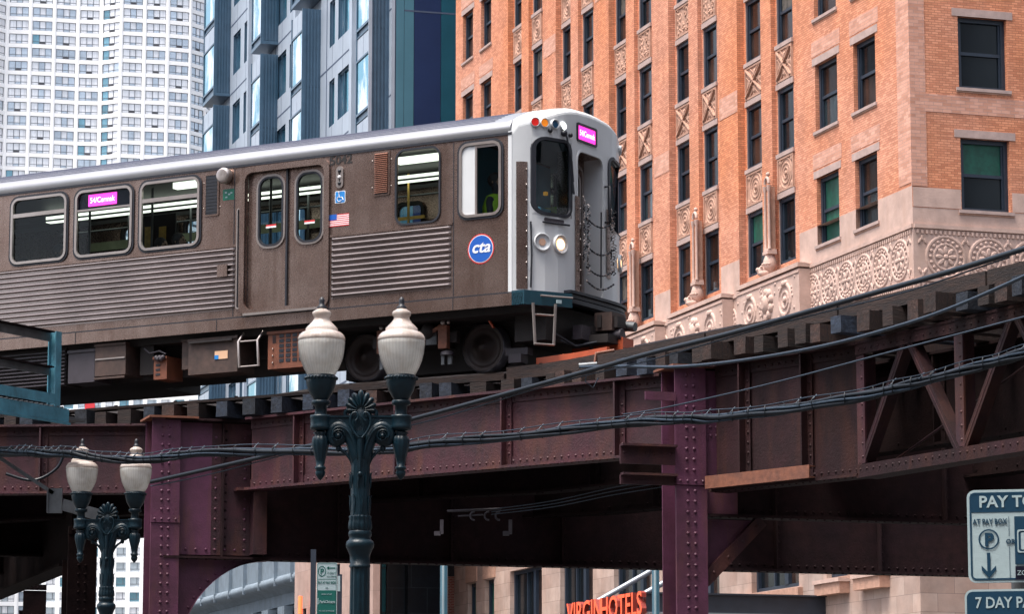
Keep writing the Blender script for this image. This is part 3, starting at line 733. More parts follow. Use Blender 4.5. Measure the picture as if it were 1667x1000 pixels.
# plan of the facade, one point per pier, then its rounded right corner
plan = [(-140, 621), (-133.5, 620), (-127, 617), (-122.0, 612.5), (-117.6, 612.0), (-113.0, 614.5), (-108.9, 616.5), (-106.6, 617.6)]
plan = [(-134, 612), (-129.5, 613), (-125.0, 614), (-120.5, 615), (-116.0, 615.5), (-111.5, 615.2), (-108.6, 612.5), (-104.3, 618.3), (-99.6, 618.9), (-94.8, 619.9), (-90.1, 621.3), (-85.4, 622.0), (-80.9, 619.6), (-76.2, 620.8), (-71.5, 621.8), (-66.9, 623.6), (-64.1, 627.5), (-63.4, 632)]
FLH = 2.88
PX = [p[0] for p in plan]
wallm = MB(); count = 0; stuffw = MB(); NFL = 62
WM = {}
def tower_win(wd, kind):
    key = (round(wd, 1), kind)
    if key in WM: return WM[key]
    m = MB(); F = (V(0, 0, 0), V(1, 0, 0), V(0, -1, 0)); tower_win_geo(m, F, wd, kind); WM[key] = m.mesh('window'); return WM[key]
def tower_win_geo(m, F, wd, kind, u=0., z=0.):
    gl = ['tower_glass_a', 'tower_glass_b', 'tower_glass_c'][kind % 3]; gl2 = ['tower_glass_b', 'tower_glass_b', 'tower_glass_a'][(kind//3) % 3]
    H = 2.05
    f1, f2 = wd*.36, wd*.66
    m.fbox(F, u, u+f1, -.05, 0, z, z+H, gl); m.fbox(F, u+f1, u+f2, -.05, 0, z+.55, z+H, gl2); m.fbox(F, u+f2, u+wd, -.05, 0, z, z+H, gl if kind % 2 else gl2)
    m.fbox(F, u+f1, u+f2, -.05, 0, z, z+.55, 'tower_vent' if kind % 2 == 0 else 'tower_glass_a')
    for x in (0, f1-.05, f2-.05, wd-.1): m.fbox(F, u+x, u+x+.13, 0, .06, z, z+H, 'tower_frame')
    for zz in (0, .52, H-.08): m.fbox(F, u+.1, u+wd-.1, 0, .05, z+zz, z+zz+.09, 'tower_frame')
for i in range(len(plan)-1):
    a = V(plan[i][0], plan[i][1]-620, 0); b = V(plan[i+1][0], plan[i+1][1]-620, 0); Ln = (b-a).length; ux = (b-a)/Ln; n = V(ux.y, -ux.x, 0)
    F = (a, ux, n); pier = .42 if Ln > 3 else .3
    holes = [(pier, Ln-pier, FLH*k+.55, FLH*k+2.6) for k in range(1, NFL)]
    wall(wallm, F, 0, Ln, 0, FLH*NFL, holes, .35, 'tower_white')
    wallm.fbox(F, -.22, .22, 0, .12, 0, FLH*NFL, 'tower_white')
    for k in range(1, NFL):
        z = FLH*k+.55
        vis = ((82 < z < 164) or (33 < z < 48 and i in (8, 9, 10, 11))) and i >= 5 and Ln > 2
        kd = random.choice([0, 1, 1, 3, 3, 4, 4, 7, 7, 1, 1, 2, 6]); kd = 2 if (i == 11 and random.random() < .7) or i in (4, 5) else kd
        if vis and count < 98 and (z > 95 or i < 12):
            count += 1; o = linked(tower_win(Ln-2*pier, kd), 'window', WT); p = a + ux*pier - n*.25; o.location = (p.x, p.y, z); o.rotation_euler = (0, 0, math.atan2(ux.y, ux.x))
        else:
            F2 = (a - n*.25, ux, n); tower_win_geo(stuffw, F2, Ln-2*pier, kd, pier, z)
a = V(plan[-1][0], plan[-1][1]-620, 0); HT = FLH*NFL
wallm.face([a, a+V(0, 40, 0), a+V(0, 40, HT), a+V(0, 0, HT)], 'tower_white')
wallm.face([V(p[0], p[1]-620, HT) for p in plan] + [V(-63, 40, HT), V(-134, 40, HT)], 'tower_white')
wallm.build('facade', WT); o = stuffw.build('windows', WT); o['kind'] = 'stuff'
# white block with a red shop sign seen in the slot under the train
m = MB(); F = (V(0, 0, 0), V(1, 0, 0), V(0, -1, 0))
LB = thing('white_block', 'lower white concrete block with square windows seen in the slot beneath the train', 'building', (-88, 560, 0))
hs = [(.6+2.55*i, 2.35+2.55*i, 69.9-2.72*k, 71.6-2.72*k) for i in range(19) for k in range(15)]
wall(m, F, 0, 49.5, 0, 72.4, hs, .3, 'tower_white'); m.face([V(0, 0, 72.4), V(49.5, 0, 72.4), V(49.5, 20, 72.4), V(0, 20, 72.4)], 'tower_white'); m.face([V(49.5, 0, 0), V(49.5, 20, 0), V(49.5, 20, 72.4), V(49.5, 0, 72.4)], 'tower_white'); m.build('facade', LB)
m = MB()
for i, h in enumerate(hs): m.fbox(F, h[0], h[1], -.3, -.25, h[2], h[3], ['tower_glass_a', 'tower_glass_b', 'tower_glass_c', 'tower_glass_a'][(i*7) % 4]); m.fbox(F, h[0], h[1], -.25, -.18, h[2]+.45, h[2]+.55, 'tower_frame'); m.fbox(F, h[0]+1.2, h[0]+1.3, -.25, -.19, h[2]+.55, h[3], 'tower_frame')
m.build('windows', LB)['kind'] = 'stuff'
m = MB(); m.fbox(F, 9.6, 11.4, .02, .2, 67.5, 70.9, 'logo_red'); m.build('red_sign', LB)

# ------------------------------------------------------------------ low street buildings seen under the viaduct
PK = thing('stone_shopfront', 'pale pink stone building with narrow windows and an orange neon sign', 'building', (-5.78, 128, 0), math.atan2(.30, .954))
hs = [(a, a+.85, zb__, zb__+3.2) for a, zb__ in ((.5, 8.2), (1.7, 8.1), (5.6, 7.9), (10.2, 6.3), (11.7, 6.3))]
m = MB(); wall(m, FL, 0, 14, 0, 14, hs, .3, 'pink_stone'); wall(m, FR, 0, .3, 0, 14, [], .3, 'pink_stone'); m.bx(0, 6, 0, 14, 14, 14.3, 'pink_stone'); m.face([V(0, 14, 0), V(6, 14, 0), V(6, 14, 14), V(0, 14, 14)], 'pink_stone')
m.build('wall', PK)
for h in hs: m = MB(); m.fbox(FL, 0, .85, -.3, -.2, 0, 3.2, 'brown_glass'); m.fbox(FL, .4, .46, -.2, -.12, 0, 3.2, 'sash'); m.fbox(FL, 0, .1, -.2, -.1, 0, 3.2, 'sash'); m.fbox(FL, .75, .85, -.2, -.1, 0, 3.2, 'sash'); m.build('window', PK, (0, h[0], h[2]))
m = MB(); m.tube([V(-.3, 12.3, 6.8), V(-.3, 12.3, 8.9)], .12, 'neon_orange'); m.tube([V(-.4, 11.2, 8.6), V(-.4, 11.2, 10.0)], .10, 'neon_orange'); m.tube([V(-.4, 11.2, 8.8), V(-.3, 12.3, 8.8)], .05, 'neon_orange'); m.build('neon_sign', PK)
BK = thing('tiled_building', 'black glass tiled building between the pink stone and brick fronts', 'building', (-6.1, 138, 0), rz_s)
m = MB(); wall(m, FR, .5, 5.2, 0, 15, [], 0, 'black_tile'); m.fbox(FR, 1.35, 2.9, 0, .5, 0, 11.8, 'black_tile'); m.build('tiled_front', BK)
m = MB(); m.fbox(FR, 2.95, 3.75, .003, .3, 0, 10.9, 'brick_red'); m.fbox(FR, 2.9, 3.8, .003, .35, 10.9, 15, 'canopy_steel'); m.build('brick_pier', BK)
m = MB(); m.fbox(FR, .0, .5, -.3, -.1, 0, 15, 'mirror_teal'); m.fbox(FR, .22, .28, -.1, .0, 0, 15, 'sash')
for k in range(7): m.fbox(FR, 0, .5, -.1, -.05, 2*k+1.2, 2*k+1.27, 'sash')
m.build('window_strip', BK)
GC = thing('classical_building', 'grey classical stone building with heavy rounded cornice and pilasters', 'building', (-9.75, 150, 0), math.atan2(.30, .954))
dz = .9
m = MB(); hs = [(1.2+3.6*k, 3.5+3.6*k, 2, 9.3+dz) for k in range(11)]
wall(m, FL, 0, 42, 0, 9.6+dz, hs, .5, 'grey_stone'); wall(m, FR, 0, 4, 0, 14.6, [], 0, 'grey_stone'); m.fbox(FL, 0, 42, 0, .15, 9.6+dz, 10.2+dz, 'grey_stone'); wall(m, FL, 0, 42, 10.2+dz, 14.6, [], 0, 'grey_stone'); m.bx(0, 4, 0, 42, 14.6, 14.8, 'grey_stone'); m.build('wall', GC)
m = MB()
prof = [(.15, 10.2), (.3, 10.3), (.35, 10.45), (.6, 10.6), (1.0, 10.75), (1.15, 11.0), (1.15, 11.3), (1.0, 11.5), (.9, 11.6), (0, 11.7)]
m.grid([[V(-d_*.8, u, 11.1+(z_-10.2)*.57) for d_, z_ in prof] for u in (-.8, 42)], 'grey_stone'); m.build('cornice', GC)
m = MB()
for k in range(12):
    u = -.1+3.6*k; m.fbox(FL, u, u+1.2, .15, .45, 0, 9.0+dz, 'grey_stone'); m.fbox(FL, u-.12, u+1.32, .15, .58, 9.0+dz, 9.5+dz, 'grey_stone'); m.fbox(FL, u+.5, u+.62, .0, .96, 11.4, 11.85, 'grey_stone'); m.fbox(FL, u+.3, u+.8, 0, .2, 11.95, 14.7, 'grey_stone')
m.build('pilasters', GC)['label'] = 'row of fluted pilasters with cornice brackets above'
for h in hs: m = MB(); m.fbox(FL, 0, 2.3, -.5, -.42, 0, 7.3+dz, 'mirror_teal'); m.fbox(FL, 1.1, 1.2, -.42, -.35, 0, 7.3+dz, 'sash'); m.fbox(FL, 1.5, 2.1, -.42, -.40, 3.6, 6.6+dz, 'curtain'); m.fbox(FL, 0, 2.3, -.42, -.33, 5.0+dz, 5.15+dz, 'sash'); m.build('window', GC, (0, h[0], h[2]))

# ------------------------------------------------------------------ elevated track
TD = V(.8653, -.5013, 0); TN = V(.5013, .8653, 0)
P0 = V(0, 42, 0); RAIL = 7.37
ctrl = [P0 + TN*.10 + TD*s for s in (-16, -12, -8, -5, -3, -1.2, .2)] + [V(1.30, 40.55, 0), V(2.2, 39.2, 0), V(3.12, 37.8, 0), V(4.0, 36.4, 0), V(4.86, 34.85, 0), V(5.65, 33.3, 0), V(6.5, 31.3, 0), V(7.3, 29.2, 0), V(8.0, 27.0, 0), V(8.6, 24.5, 0), V(9.0, 21.5, 0)]
def catmull(P, k=8):
    out = []
    for i in range(len(P)-1):
        a, b, c, d = P[max(i-1, 0)], P[i], P[i+1], P[min(i+2, len(P)-1)]
        for j in range(k):
            t = j/k; out.append(.5*((2*b) + (c-a)*t + (2*a-5*b+4*c-d)*t*t + (3*b-a-3*c+d)*t**3))
    return out + [P[-1]]
EDGE = catmull(ctrl)
CUM = [0]
for i in range(1, len(EDGE)): CUM.append(CUM[-1] + (EDGE[i]-EDGE[i-1]).length)
LEN = CUM[-1]
def at(s):
    s = max(0, min(LEN-1e-4, s)); i = max(k for k in range(len(CUM)) if CUM[k] <= s); i = min(i, len(EDGE)-2)
    t = (s-CUM[i])/(CUM[i+1]-CUM[i]); p = EDGE[i].lerp(EDGE[i+1], t); d = (EDGE[i+1]-EDGE[i]).normalized(); return p, d
def sdir(s): return (at(s+.6)[0]-at(s-.6)[0]).normalized()
def off(s, o, z=0.):
    p = at(s)[0]; d = sdir(s); n = V(-d.y, d.x, 0); q = p + n*o; q.z = z; return q
S0 = min(range(len(CUM)), key=lambda i: (EDGE[i]-P0).length); S0 = CUM[S0]     # path length at the train front
TIEB = 6.93; TIEH = .21
s = .2; k = 0
rt = random.Random(3)
while s < LEN-.3:
    for row in (0, 1):
        if row == 1 and k % 2: continue
        L_ = 2.75 + rt.uniform(-.05, .12); o0 = (-rt.choice([.0, .0, .04, .08, .15]) if s > S0 else rt.uniform(-.08, .04)) if row == 0 else 3.6
        d = sdir(s); n = V(-d.y, d.x, 0); c = at(s)[0] + n*(o0 + L_/2); wd = .21 + rt.uniform(-.03, .04)
        m = MB(); dz = rt.uniform(-.02, .02); hx = TIEH + rt.uniform(-.01, .03)
        x1, y1, z1 = L_/2, wd/2, hx
        m.hexa([V(a, b + (.006*rt.uniform(-1, 1)), e) for a in (-x1, x1) for b in (-y1, y1) for e in (0, z1)], rt.choice(['tie_wood', 'tie_brown', 'timber']))
        o = m.build('crosstie', None, (c.x, c.y, TIEB + dz)); o.rotation_euler = (0, 0, math.atan2(n.y, n.x) + rt.uniform(-.03, .03))
        tag(o, 'weathered timber crosstie with its square end over the near girder' if row == 0 else 'dark timber crosstie of the second track behind the train', 'crosstie', 'crossties of the near track' if row == 0 else 'crossties of the far track')
    s += rt.choice([.30, .38, .44, .50, .58]); k += 1
def strip(name, s0, s1, o0, o1, z0, z1, mt_, step=.5, gapz=0):
    m = MB(); n = max(1, int((s1-s0)/step)); rows = []; Z0, Z1 = z0, z1
    for i in range(n+1):
        s = s0 + (s1-s0)*i/n; g_ = gapz*min(1, max(0, (S0-3.4-s)/1.6)); z0, z1 = Z0-g_, Z1-g_; rows.append([off(s, o0, z0), off(s, o1, z0), off(s, o1, z1), off(s, o0, z1)])
    m.grid(rows, mt_, False, False, True); m.face(rows[0], mt_); m.face(rows[-1][::-1], mt_); return m
labs = ['long dark guard timber under the left end of the train', 'guard timber under the middle of the railway car', 'guard timber beneath the leading wheel', 'split grained guard timber just ahead of the train', 'guard timber above the purple column head', 'guard timber on the curve below the carved frieze', 'guard timber at the right end of the curve', 'guard timber running out of the right side of the picture']
cuts = [0, S0-7.6, S0-3.4, S0-.3, S0+1.5, S0+3.9, S0+6.6, S0+9.5, LEN]
for i in range(8):
    hi = -.155 if i < 2 else -.10 if i == 2 else -.02
    m = strip('guard', cuts[i]+.02, cuts[i+1]-.02, .14, .36, TIEB+TIEH+.035, RAIL+hi, 'timber')
    for q in range(int((cuts[i+1]-cuts[i])/1.1)):
        p = off(cuts[i]+.5+1.1*q, .25, RAIL+hi); m.lathe([(.028, 0), (.028, .03), (0, .032)], 'steel_dark', p, 8)
    tag(m.build('guard_timber'), labs[i], 'timber', 'guard timbers along the track edge')
for o_, lb in ((.68, 'near running rail under the train wheels'), (2.12, 'far running rail under the train'), (4.3, 'near rail of the second track'), (5.74, 'far rail of the second track')):
    m = strip('rail', .1, LEN-.1, o_-.035, o_+.035, TIEB+TIEH+.06, RAIL-.002, 'rail_steel', gapz=.115); m2 = strip('r', .1, LEN-.1, o_-.07, o_+.07, TIEB+TIEH+.035, TIEB+TIEH+.06, 'steel_dark', gapz=.115)
    ob = m.build('rail'); tag(ob, lb, 'rail', 'running rails'); m2.build('rail_foot', ob)
# third rail cover boards, orange, ahead of the train
m = strip('x', S0-.0, S0+1.35, .42, .47, RAIL-.17, RAIL+.12, 'safety_orange'); tag(m.build('third_rail_board'), 'weathered orange board lying beside the rail under the coupler', 'board')
m = strip('x', S0+2.0, S0+4.3, .40, .62, RAIL+.0, RAIL+.06, 'under_dark'); tag(m.build('conductor_rail'), 'dark blue grey conductor rail ahead of the train', 'rail')

# ------------------------------------------------------------------ steel girders and columns
def girder(name, label, a, b, z0, z1, mt_='steel_rust', fl=.32, th=.035, stiff=1.4, rv=.12, group=None, face=-1, plate=None, mt2=None, rivr=.019):
    """riveted plate girder from a to b (x,y); face=-1: riveted side towards the camera"""
    a = V(a[0], a[1], 0); b = V(b[0], b[1], 0); L_ = (b-a).length; ux = (b-a)/L_; n = V(ux.y, -ux.x, 0)
    T = thing(name, label, 'girder', (a.x, a.y, 0), math.atan2(ux.y, ux.x), group)
    F = (V(0, 0, 0), V(1, 0, 0), V(0, -1, 0)); mt2 = mt2 or mt_
    m = MB(); m.fbox(F, 0, L_, -.012, .012, z0+.03, z1-.03, mt_)
    q = .5*stiff
    while q < L_:      # splice plate
        q += stiff*2
    m.build('web', T)
    for zz, sg in ((z0, 1), (z1, -1)):
        m = MB(); m.fbox(F, 0, L_, -fl/2, fl/2, min(zz, zz+sg*th), max(zz, zz+sg*th), mt2)
        m.fbox(F, 0, L_, .0125, .03, min(zz+sg*th, zz+sg*.16), max(zz+sg*th, zz+sg*.16), mt2)
        q = .08
        while q < L_-.02:
            m.rivet(V(q, -.03, zz+sg*.10), (0, -1, 0), rivr, mt2)
            if zz == z0: m.rivet(V(q, -fl/2+.05, z0), (0, 0, -1), rivr, mt2)
            q += rv
        m.build('flange', T)
    q = stiff*.5
    while q < L_-.1:
        m = MB(); m.fbox(F, q-.012, q+.012, .031, .15, z0+.04, z1-.04, mt2); m.fbox(F, q+.012, q+.10, .031, .045, z0+.04, z1-.04, mt2)
        z = z0+.2
        while z < z1-.12: m.rivet(V(q+.06, -.045, z), (0, -1, 0), rivr, mt2); z += .13
        m.build('stiffener', T); q += stiff
    return T, L_
def pt(px, py, Z):       # helper used only to read plan positions off the structure's known heights
    a = (px-833.5)/FPX; b = (500-py)/FPX; d = V(a, CT-b*ST, ST+b*CT); t = (Z-EYE)/d.z; return V(d.x*t, d.y*t, Z)
GT = 6.915
GL = (-3.80, 44.72); GR = (2.02, 39.86)
girder('plate_girder', 'long riveted purple girder under the train between the two tall columns', GL, GR, 5.85, GT, stiff=1.95)
girder('plate_girder', 'dark riveted girder at the far left behind the smaller lamp post', (-13.5, 46.1), (-5.35, 45.5), 5.88, GT, stiff=2.6, mt_='steel_rust')
E1 = V(.952, .305, 0); EN = V(.305, -.952, 0)     # cross girders run along E1
def cpt(base, t, o=0.): p = base + E1*t + EN*o; return (p.x, p.y)
CLb = V(-5.05, 44.6, 0); CRb = V(2.27, 38.95, 0)
CG, _ = girder('cross_girder', 'deep cross girder springing from the left purple column with arched bracket', cpt(CLb, -.02, -.12), cpt(CLb, 17.5, -.12), 4.86, GT, stiff=1.75, mt_='steel_deep_shade', fl=.36, rv=.14, rivr=.024)
girder('cross_girder', 'cross girder starting at the right purple column', cpt(CRb, -.02, -.15), cpt(CRb, 13, -.15), 4.98, GT, stiff=2.4, mt_='steel_deep_shade', fl=.34)
m = MB(); F_ = (V(0, 0, 0), V(1, 0, 0), V(0, -1, 0)); m.fbox(F_, .24, .72, .031, .048, 4.92, 6.86, 'steel_purple'); m.fbox(F_, .72, 1.30, .031, .052, 4.92, 6.86, 'steel_rust')  # purple, then rust: lit end of the web put into plate colours
z = 5.0
while z < 6.8:
    for x in (.78, 1.22): m.rivet(V(x, -.05, z), (0, -1, 0), .022, 'steel_purple')
    z += .15
for x in (.35, .5, .65, .93, 1.08): m.rivet(V(x, -.05, 5.0), (0, -1, 0), .022, 'steel_purple')
m.build('end_plate', CG)
m = MB(); m.fbox(F_, 1.30, 1.5, .03, .30, 4.93, 5.85, 'steel_rust'); m.fbox(F_, 1.05, 1.5, .05, .32, 5.86, 5.90, 'steel_rust'); m.build('bearing_post', CG)
# far stringers
def poly_off(o, s): q = off(s, o); return (q.x, q.y)
n_ = 0
for o_, z0, nm in ((1.9, 5.75, 'inner'), (3.9, 5.6, 'second'), (6.4, 5.9, 'outer')):
    ss = [S0-12, S0-6, S0-.6, S0+3.2, S0+7.5, S0+12, LEN-.2]
    for i in range(len(ss)-1):
        n_ += 1
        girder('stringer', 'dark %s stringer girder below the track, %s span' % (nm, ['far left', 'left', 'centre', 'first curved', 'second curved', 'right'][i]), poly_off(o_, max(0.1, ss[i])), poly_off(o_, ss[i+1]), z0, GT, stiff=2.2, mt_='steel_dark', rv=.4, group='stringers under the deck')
def column(label, base, ztop, wd=.42, dp=.45, cap=True, mt_='steel_purple'):
    T = thing('steel_column', label, 'column', (base.x, base.y, 0), math.atan2(E1.y, E1.x), None)
    h = wd/2; rp = .135
    m = MB(); m.bx(-h, h, -.02, .0, 0, ztop, mt_); m.bx(-h, h, -.045, -.02, 0, 5.36, mt_)
    z = .3
    while z < ztop-.1:
        for x in (-.055, .045): m.rivet(V(x, -.045 if z < 5.36 else -.02, z), (0, -1, 0), .0235, mt_)
        z += rp
    for x in (-.16, -.06, .05, .15): m.rivet(V(x, -.06, 5.42), (0, -1, 0), .02, mt_)
    m.bx(-h, h, -.06, -.021, 5.37, 5.48, mt_); m.build('front_flange', T)
    m = MB(); m.bx(-h, h, dp, dp+.025, 0, ztop, mt_); m.build('rear_flange', T)
    m = MB(); m.bx(-.012, .012, 0.0, dp, 0, ztop, mt_); m.bx(-.09, -.012, .0, .015, 0, ztop, mt_); m.build('web', T)
    if cap: m = MB(); m.bx(-h-.06, h+.25, -.12, dp+.15, ztop, ztop+.03, 'rust_orange'); m.build('cap_plate', T)
    m = MB(); m.bx(-.4, .4, -.2, dp+.2, .15, .2, mt_); m.build('base_plate', T)
    return T
cR = column('right purple riveted column rising under the curve of the track', CRb, 6.88)
cL = column('left purple riveted column behind the smaller lamp post', CLb, 6.90)
# rusty brackets on the right column
m = MB(); m.bx(-.95, -.21, -.02, .02, 5.62, 5.86, 'steel_rust'); m.bx(-.95, -.21, -.12, -.02, 5.84, 5.87, 'steel_rust'); m.bx(-.95, -.21, -.02, .02, 5.36, 5.48, 'steel_rust'); m.bx(-.95, -.21, -.12, -.02, 5.47, 5.5, 'steel_rust')
for x in (-.9, -.6, -.5, -.27): m.rivet(V(x, -.02, 5.76), (0, -1, 0), .02, 'steel_rust')
m.build('channel_bracket', cR)
m = MB(); m.bx(-.62, -.21, -.05, -.02, 6.44, 6.55, 'steel_purple'); m.build('lug_plate', cR)
# knee brace at right column; arched bracket at left column
m = MB(); F = (V(0, .12, 0), V(1, 0, 0), V(0, -1, 0))
m.beam(V(.2, .10, 4.15), V(1.0, .10, 4.95), .16, .12, 'steel_rust', up=(0, 1, 0)); m.face([V(.2, .12, 4.2), V(.95, .12, 4.95), V(.2, .12, 4.95)], 'steel_purple')
for t in (.15, .4, .65, .9): m.rivet(V(.2+.8*t, .02, 4.15+.8*t), (0, -1, 0), .025, 'steel_rust')
m.build('knee_brace', cR)
m = MB(); arc = []
for i in range(15):
    a = R(90 - 90*i/14); arc.append(V(.21 + 1.42*(1-math.sin(a))*1.0, 0, 4.86 - 1.75*(math.cos(a)) if False else 0))
arc = [V(.22 + 1.35*(1-math.cos(R(90*i/14))), 0, 3.35 + 1.5*math.sin(R(90*i/14))) for i in range(15)]
for yy in (.105, .13):
    for i in range(14): m.face([V(arc[i].x, yy, arc[i].z), V(arc[i+1].x, yy, arc[i+1].z), V(arc[i+1].x, yy, 4.855), V(arc[i].x, yy, 4.855)], 'steel_purple')
    m.face([V(.2, yy, 3.35), V(.225, yy, 3.35), V(.225, yy, 4.855), V(.2, yy, 4.855)], 'steel_purple')
m.grid([[V(p.x, yy, p.z) for p in arc] for yy in (-.02, .26)], 'steel_purple', True)
for i in range(14): p = (arc[i]+arc[i+1])/2; m.rivet(V(p.x, .105, p.z+.08), (0, -1, 0), .024, 'steel_purple')
m.build('arched_bracket', cL)
# web gusset beside the right column, its lit tone put into the purple, orange channel
m = MB(); m.bx(.215, .66, .045, .07, 5.0, 6.86, 'steel_purple')
for x in (.30, .38):
    for z in (6.02, 6.13): m.rivet(V(x, .045, z), (0, -1, 0), .022, 'steel_purple')
m.build('gusset_plate', cR)
# G2: solid web then truss, following the curve
q0 = V(2.62, 39.0, 0); q1 = V(4.28, 37.0, 0); q2 = V(6.20, 33.1, 0); q3 = V(8.1, 27.8, 0)
G2, L2 = girder('plate_girder', 'purple plate girder with orange channel right of the right column', (q0.x, q0.y), (q1.x, q1.y), 5.28, GT, stiff=1.1, mt_='steel_shaded_brown')
m = MB(); m.bx(.05, 1.9, -.27, -.25, 5.31, 5.47, 'rust_orange'); m.bx(.05, 1.9, -.25, -.165, 5.315, 5.33, 'rust_orange'); m.bx(.05, 1.9, -.25, -.165, 5.45, 5.465, 'rust_orange'); m.build('channel', G2)
def truss(label, a, b, z0, z1):
    a = V(a.x, a.y, 0); b = V(b.x, b.y, 0); L_ = (b-a).length; ux = (b-a)/L_
    T = thing('truss_girder', label, 'girder', (a.x, a.y, 0), math.atan2(ux.y, ux.x), 'lattice trusses on the curve')
    for zz, sg in ((z0, 1), (z1, -1)):
        m = MB(); m.bx(0, L_, -.15, .15, min(zz, zz+sg*.03), max(zz, zz+sg*.03), 'steel_shaded_brown'); m.bx(0, L_, -.14, -.11, min(zz+sg*.03, zz+sg*.16), max(zz+sg*.03, zz+sg*.16), 'steel_shaded_brown')
        m.bx(0, L_, .11, .14, min(zz+sg*.03, zz+sg*.16), max(zz+sg*.03, zz+sg*.16), 'steel_shaded_brown')
        q = .08
        while q < L_: m.rivet(V(q, -.14, zz+sg*.10), (0, -1, 0), .018, 'steel_shaded_brown'); q += .14
        m.build('chord', T)
    np_ = 2; dx = L_/(np_*2)
    for k in range(np_*2+1):
        x = min(max(k*dx, .08), L_-.08)
        if k % 2 == 0:
            m = MB(); m.bx(x-.09, x-.03, -.12, .12, z0+.17, z1-.17, 'steel_rust'); m.bx(x-.025, x+.09, -.128, -.10, z0+.17, z1-.17, 'steel_rust')
            z = z0+.25
            while z < z1-.2: m.rivet(V(x+.04, -.128, z), (0, -1, 0), .018, 'steel_rust'); z += .16
            m.build('post', T)
    for k in range(np_*2):
        m = MB(); up_ = k % 2 == 0
        za, zb = (z0+.14, z1-.14) if up_ else (z1-.14, z0+.14)
        m.beam(V(k*dx+.06, -.05, za), V((k+1)*dx-.06, -.05, zb), .10, .15, 'steel_shaded_brown', up=(0, 1, 0)); m.beam(V(k*dx+.06, -.105, za), V((k+1)*dx-.06, -.105, zb), .012, .05, 'steel_rust', up=(0, 1, 0))
        m.build('diagonal', T)
    m = MB(); m.tube([V(.1, .3, z0+.2), V(L_-.1, .3, z1-.2)], .016, 'steel_shaded_brown', 6); m.build('brace_rod', T)
truss('lattice truss girder with diagonals under the right curve', q1 + (q2-q1).normalized()*.02, q2, 5.26, GT)
truss('lattice truss girder running out of the right edge', q2 + (q3-q2).normalized()*.02, q3, 5.26, GT)
# street leg going away to the left, seen from below
LG0 = V(-7.2, 47.5, 0); LD = V(-.30, .954, 0); LN = V(.954, .30, 0)
for i, (o_, lab) in enumerate(((-2.4, 'dark girder of the leg receding down the street, nearest'), (.4, 'dark girder receding down the street behind the black columns'))):
    a = LG0 + LN*o_; b = a + LD*(11 + (40 if i < 3 else 14)); girder('stringer', lab, (a.x, a.y), (b.x, b.y), 4.95 if i < 2 else 5.3, GT, stiff=3., mt_='steel_dark', rv=.45, fl=.4)
for k in range(26):
    c = LG0 + LD*(k*1.25+.5) + LN*-3.2; m = MB(); m.bx(-4.2, 4.2, -.3, .3, 0, .21, 'tie_wood'); o = m.build('crosstie', None, (c.x, c.y, TIEB)); o.rotation_euler = (0, 0, math.atan2(LN.y, LN.x)); tag(o, 'wide dark deck timber on the leg receding down the street', 'crosstie', 'deck timbers of the receding leg')
for k in range(7):
    c = LG0 + LD*(k*4.4+3) ; a = c + LN*-2.4; b = c + LN*.4; girder('transverse_girder', 'transverse beam number %s below the receding leg counted from the near end' % ['one', 'two', 'three', 'four', 'five', 'six', 'seven'][k], (a.x, a.y), (b.x, b.y), 5.3, 6.2, stiff=4, mt_='steel_dark', rv=1.5, group='transverse beams of the receding leg')
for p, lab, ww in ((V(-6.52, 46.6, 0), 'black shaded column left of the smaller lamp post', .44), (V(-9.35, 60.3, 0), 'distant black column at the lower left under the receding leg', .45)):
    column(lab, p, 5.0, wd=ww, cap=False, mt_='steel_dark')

# ------------------------------------------------------------------ teal steel platform at the left, grey bracket
PF = thing('steel_platform', 'teal painted steel service platform with railing at the left edge', 'platform', (-6.30, 41.9, 0), math.atan2(TN.y, TN.x))
m = MB(); m.bx(-.06, .06, -.07, -.055, 6.54, 7.78, 'teal_steel'); m.bx(-.012, .012, -.055, .055, 6.54, 7.78, 'teal_steel'); m.bx(-.06, .06, .055, .07, 6.54, 7.78, 'teal_steel'); m.build('post', PF)
m = MB(); m.bx(-2.7, -2.52, -.09, .09, 6.54, 7.78, 'teal_steel'); m.build('post', PF)
for z0_, z1_ in ((7.64, 7.78), (7.17, 7.29)):
    m = MB(); m.bx(-2.5, -.065, -.05, .05, z1_-.02, z1_, 'steel_dark'); m.bx(-2.5, -.065, .03, .05, z0_, z1_-.02, 'galvanised'); m.build('rail', PF)
m = MB(); m.bx(-3, .22, -.10, -.08, 6.54, 6.72, 'teal_steel'); m.bx(-3, .22, -.13, -.101, 6.50, 6.53, 'teal_steel'); m.bx(-3, -.10, -.11, -.09, 6.76, 6.90, 'teal_steel'); m.build('edge_beam', PF)
m = MB(); m.bx(-3, .2, -.078, 1.2, 6.70, 6.73, 'galvanised')
for k in range(30): m.bx(-3+.107*k, -3+.107*k+.02, -.078, 1.2, 6.731, 6.75, 'galvanised')
m.bx(.25, .85, .1, .5, 6.62, 6.66, 'galvanised')
m.build('grating', PF)
BKT = thing('grey_bracket', 'grey steel angle bracket with diagonal arm at the lower left edge', 'bracket', (-6.3, 42, 0), 0.)
m = MB(); m.beam(V(-.85, 0, 6.12), V(.02, 0, 5.55), .05, .12, 'galvanised', up=(0, 1, 0)); m.build('arm', BKT)
m = MB(); m.bx(-.05, .14, -.06, 0, 5.28, 5.62, 'galvanised'); m.bx(-.06, -.04, -.12, 0, 5.28, 5.62, 'galvanised'); m.beam(V(.14, -.02, 5.40), V(.75, .3, 5.24), .02, .16, 'galvanised'); m.build('plate', BKT)
m = MB(); m.tube([V(-.9, 0, 6.16), V(-.55, 0, 6.17)], .035, 'galvanised'); m.build('stub_pipe', BKT)

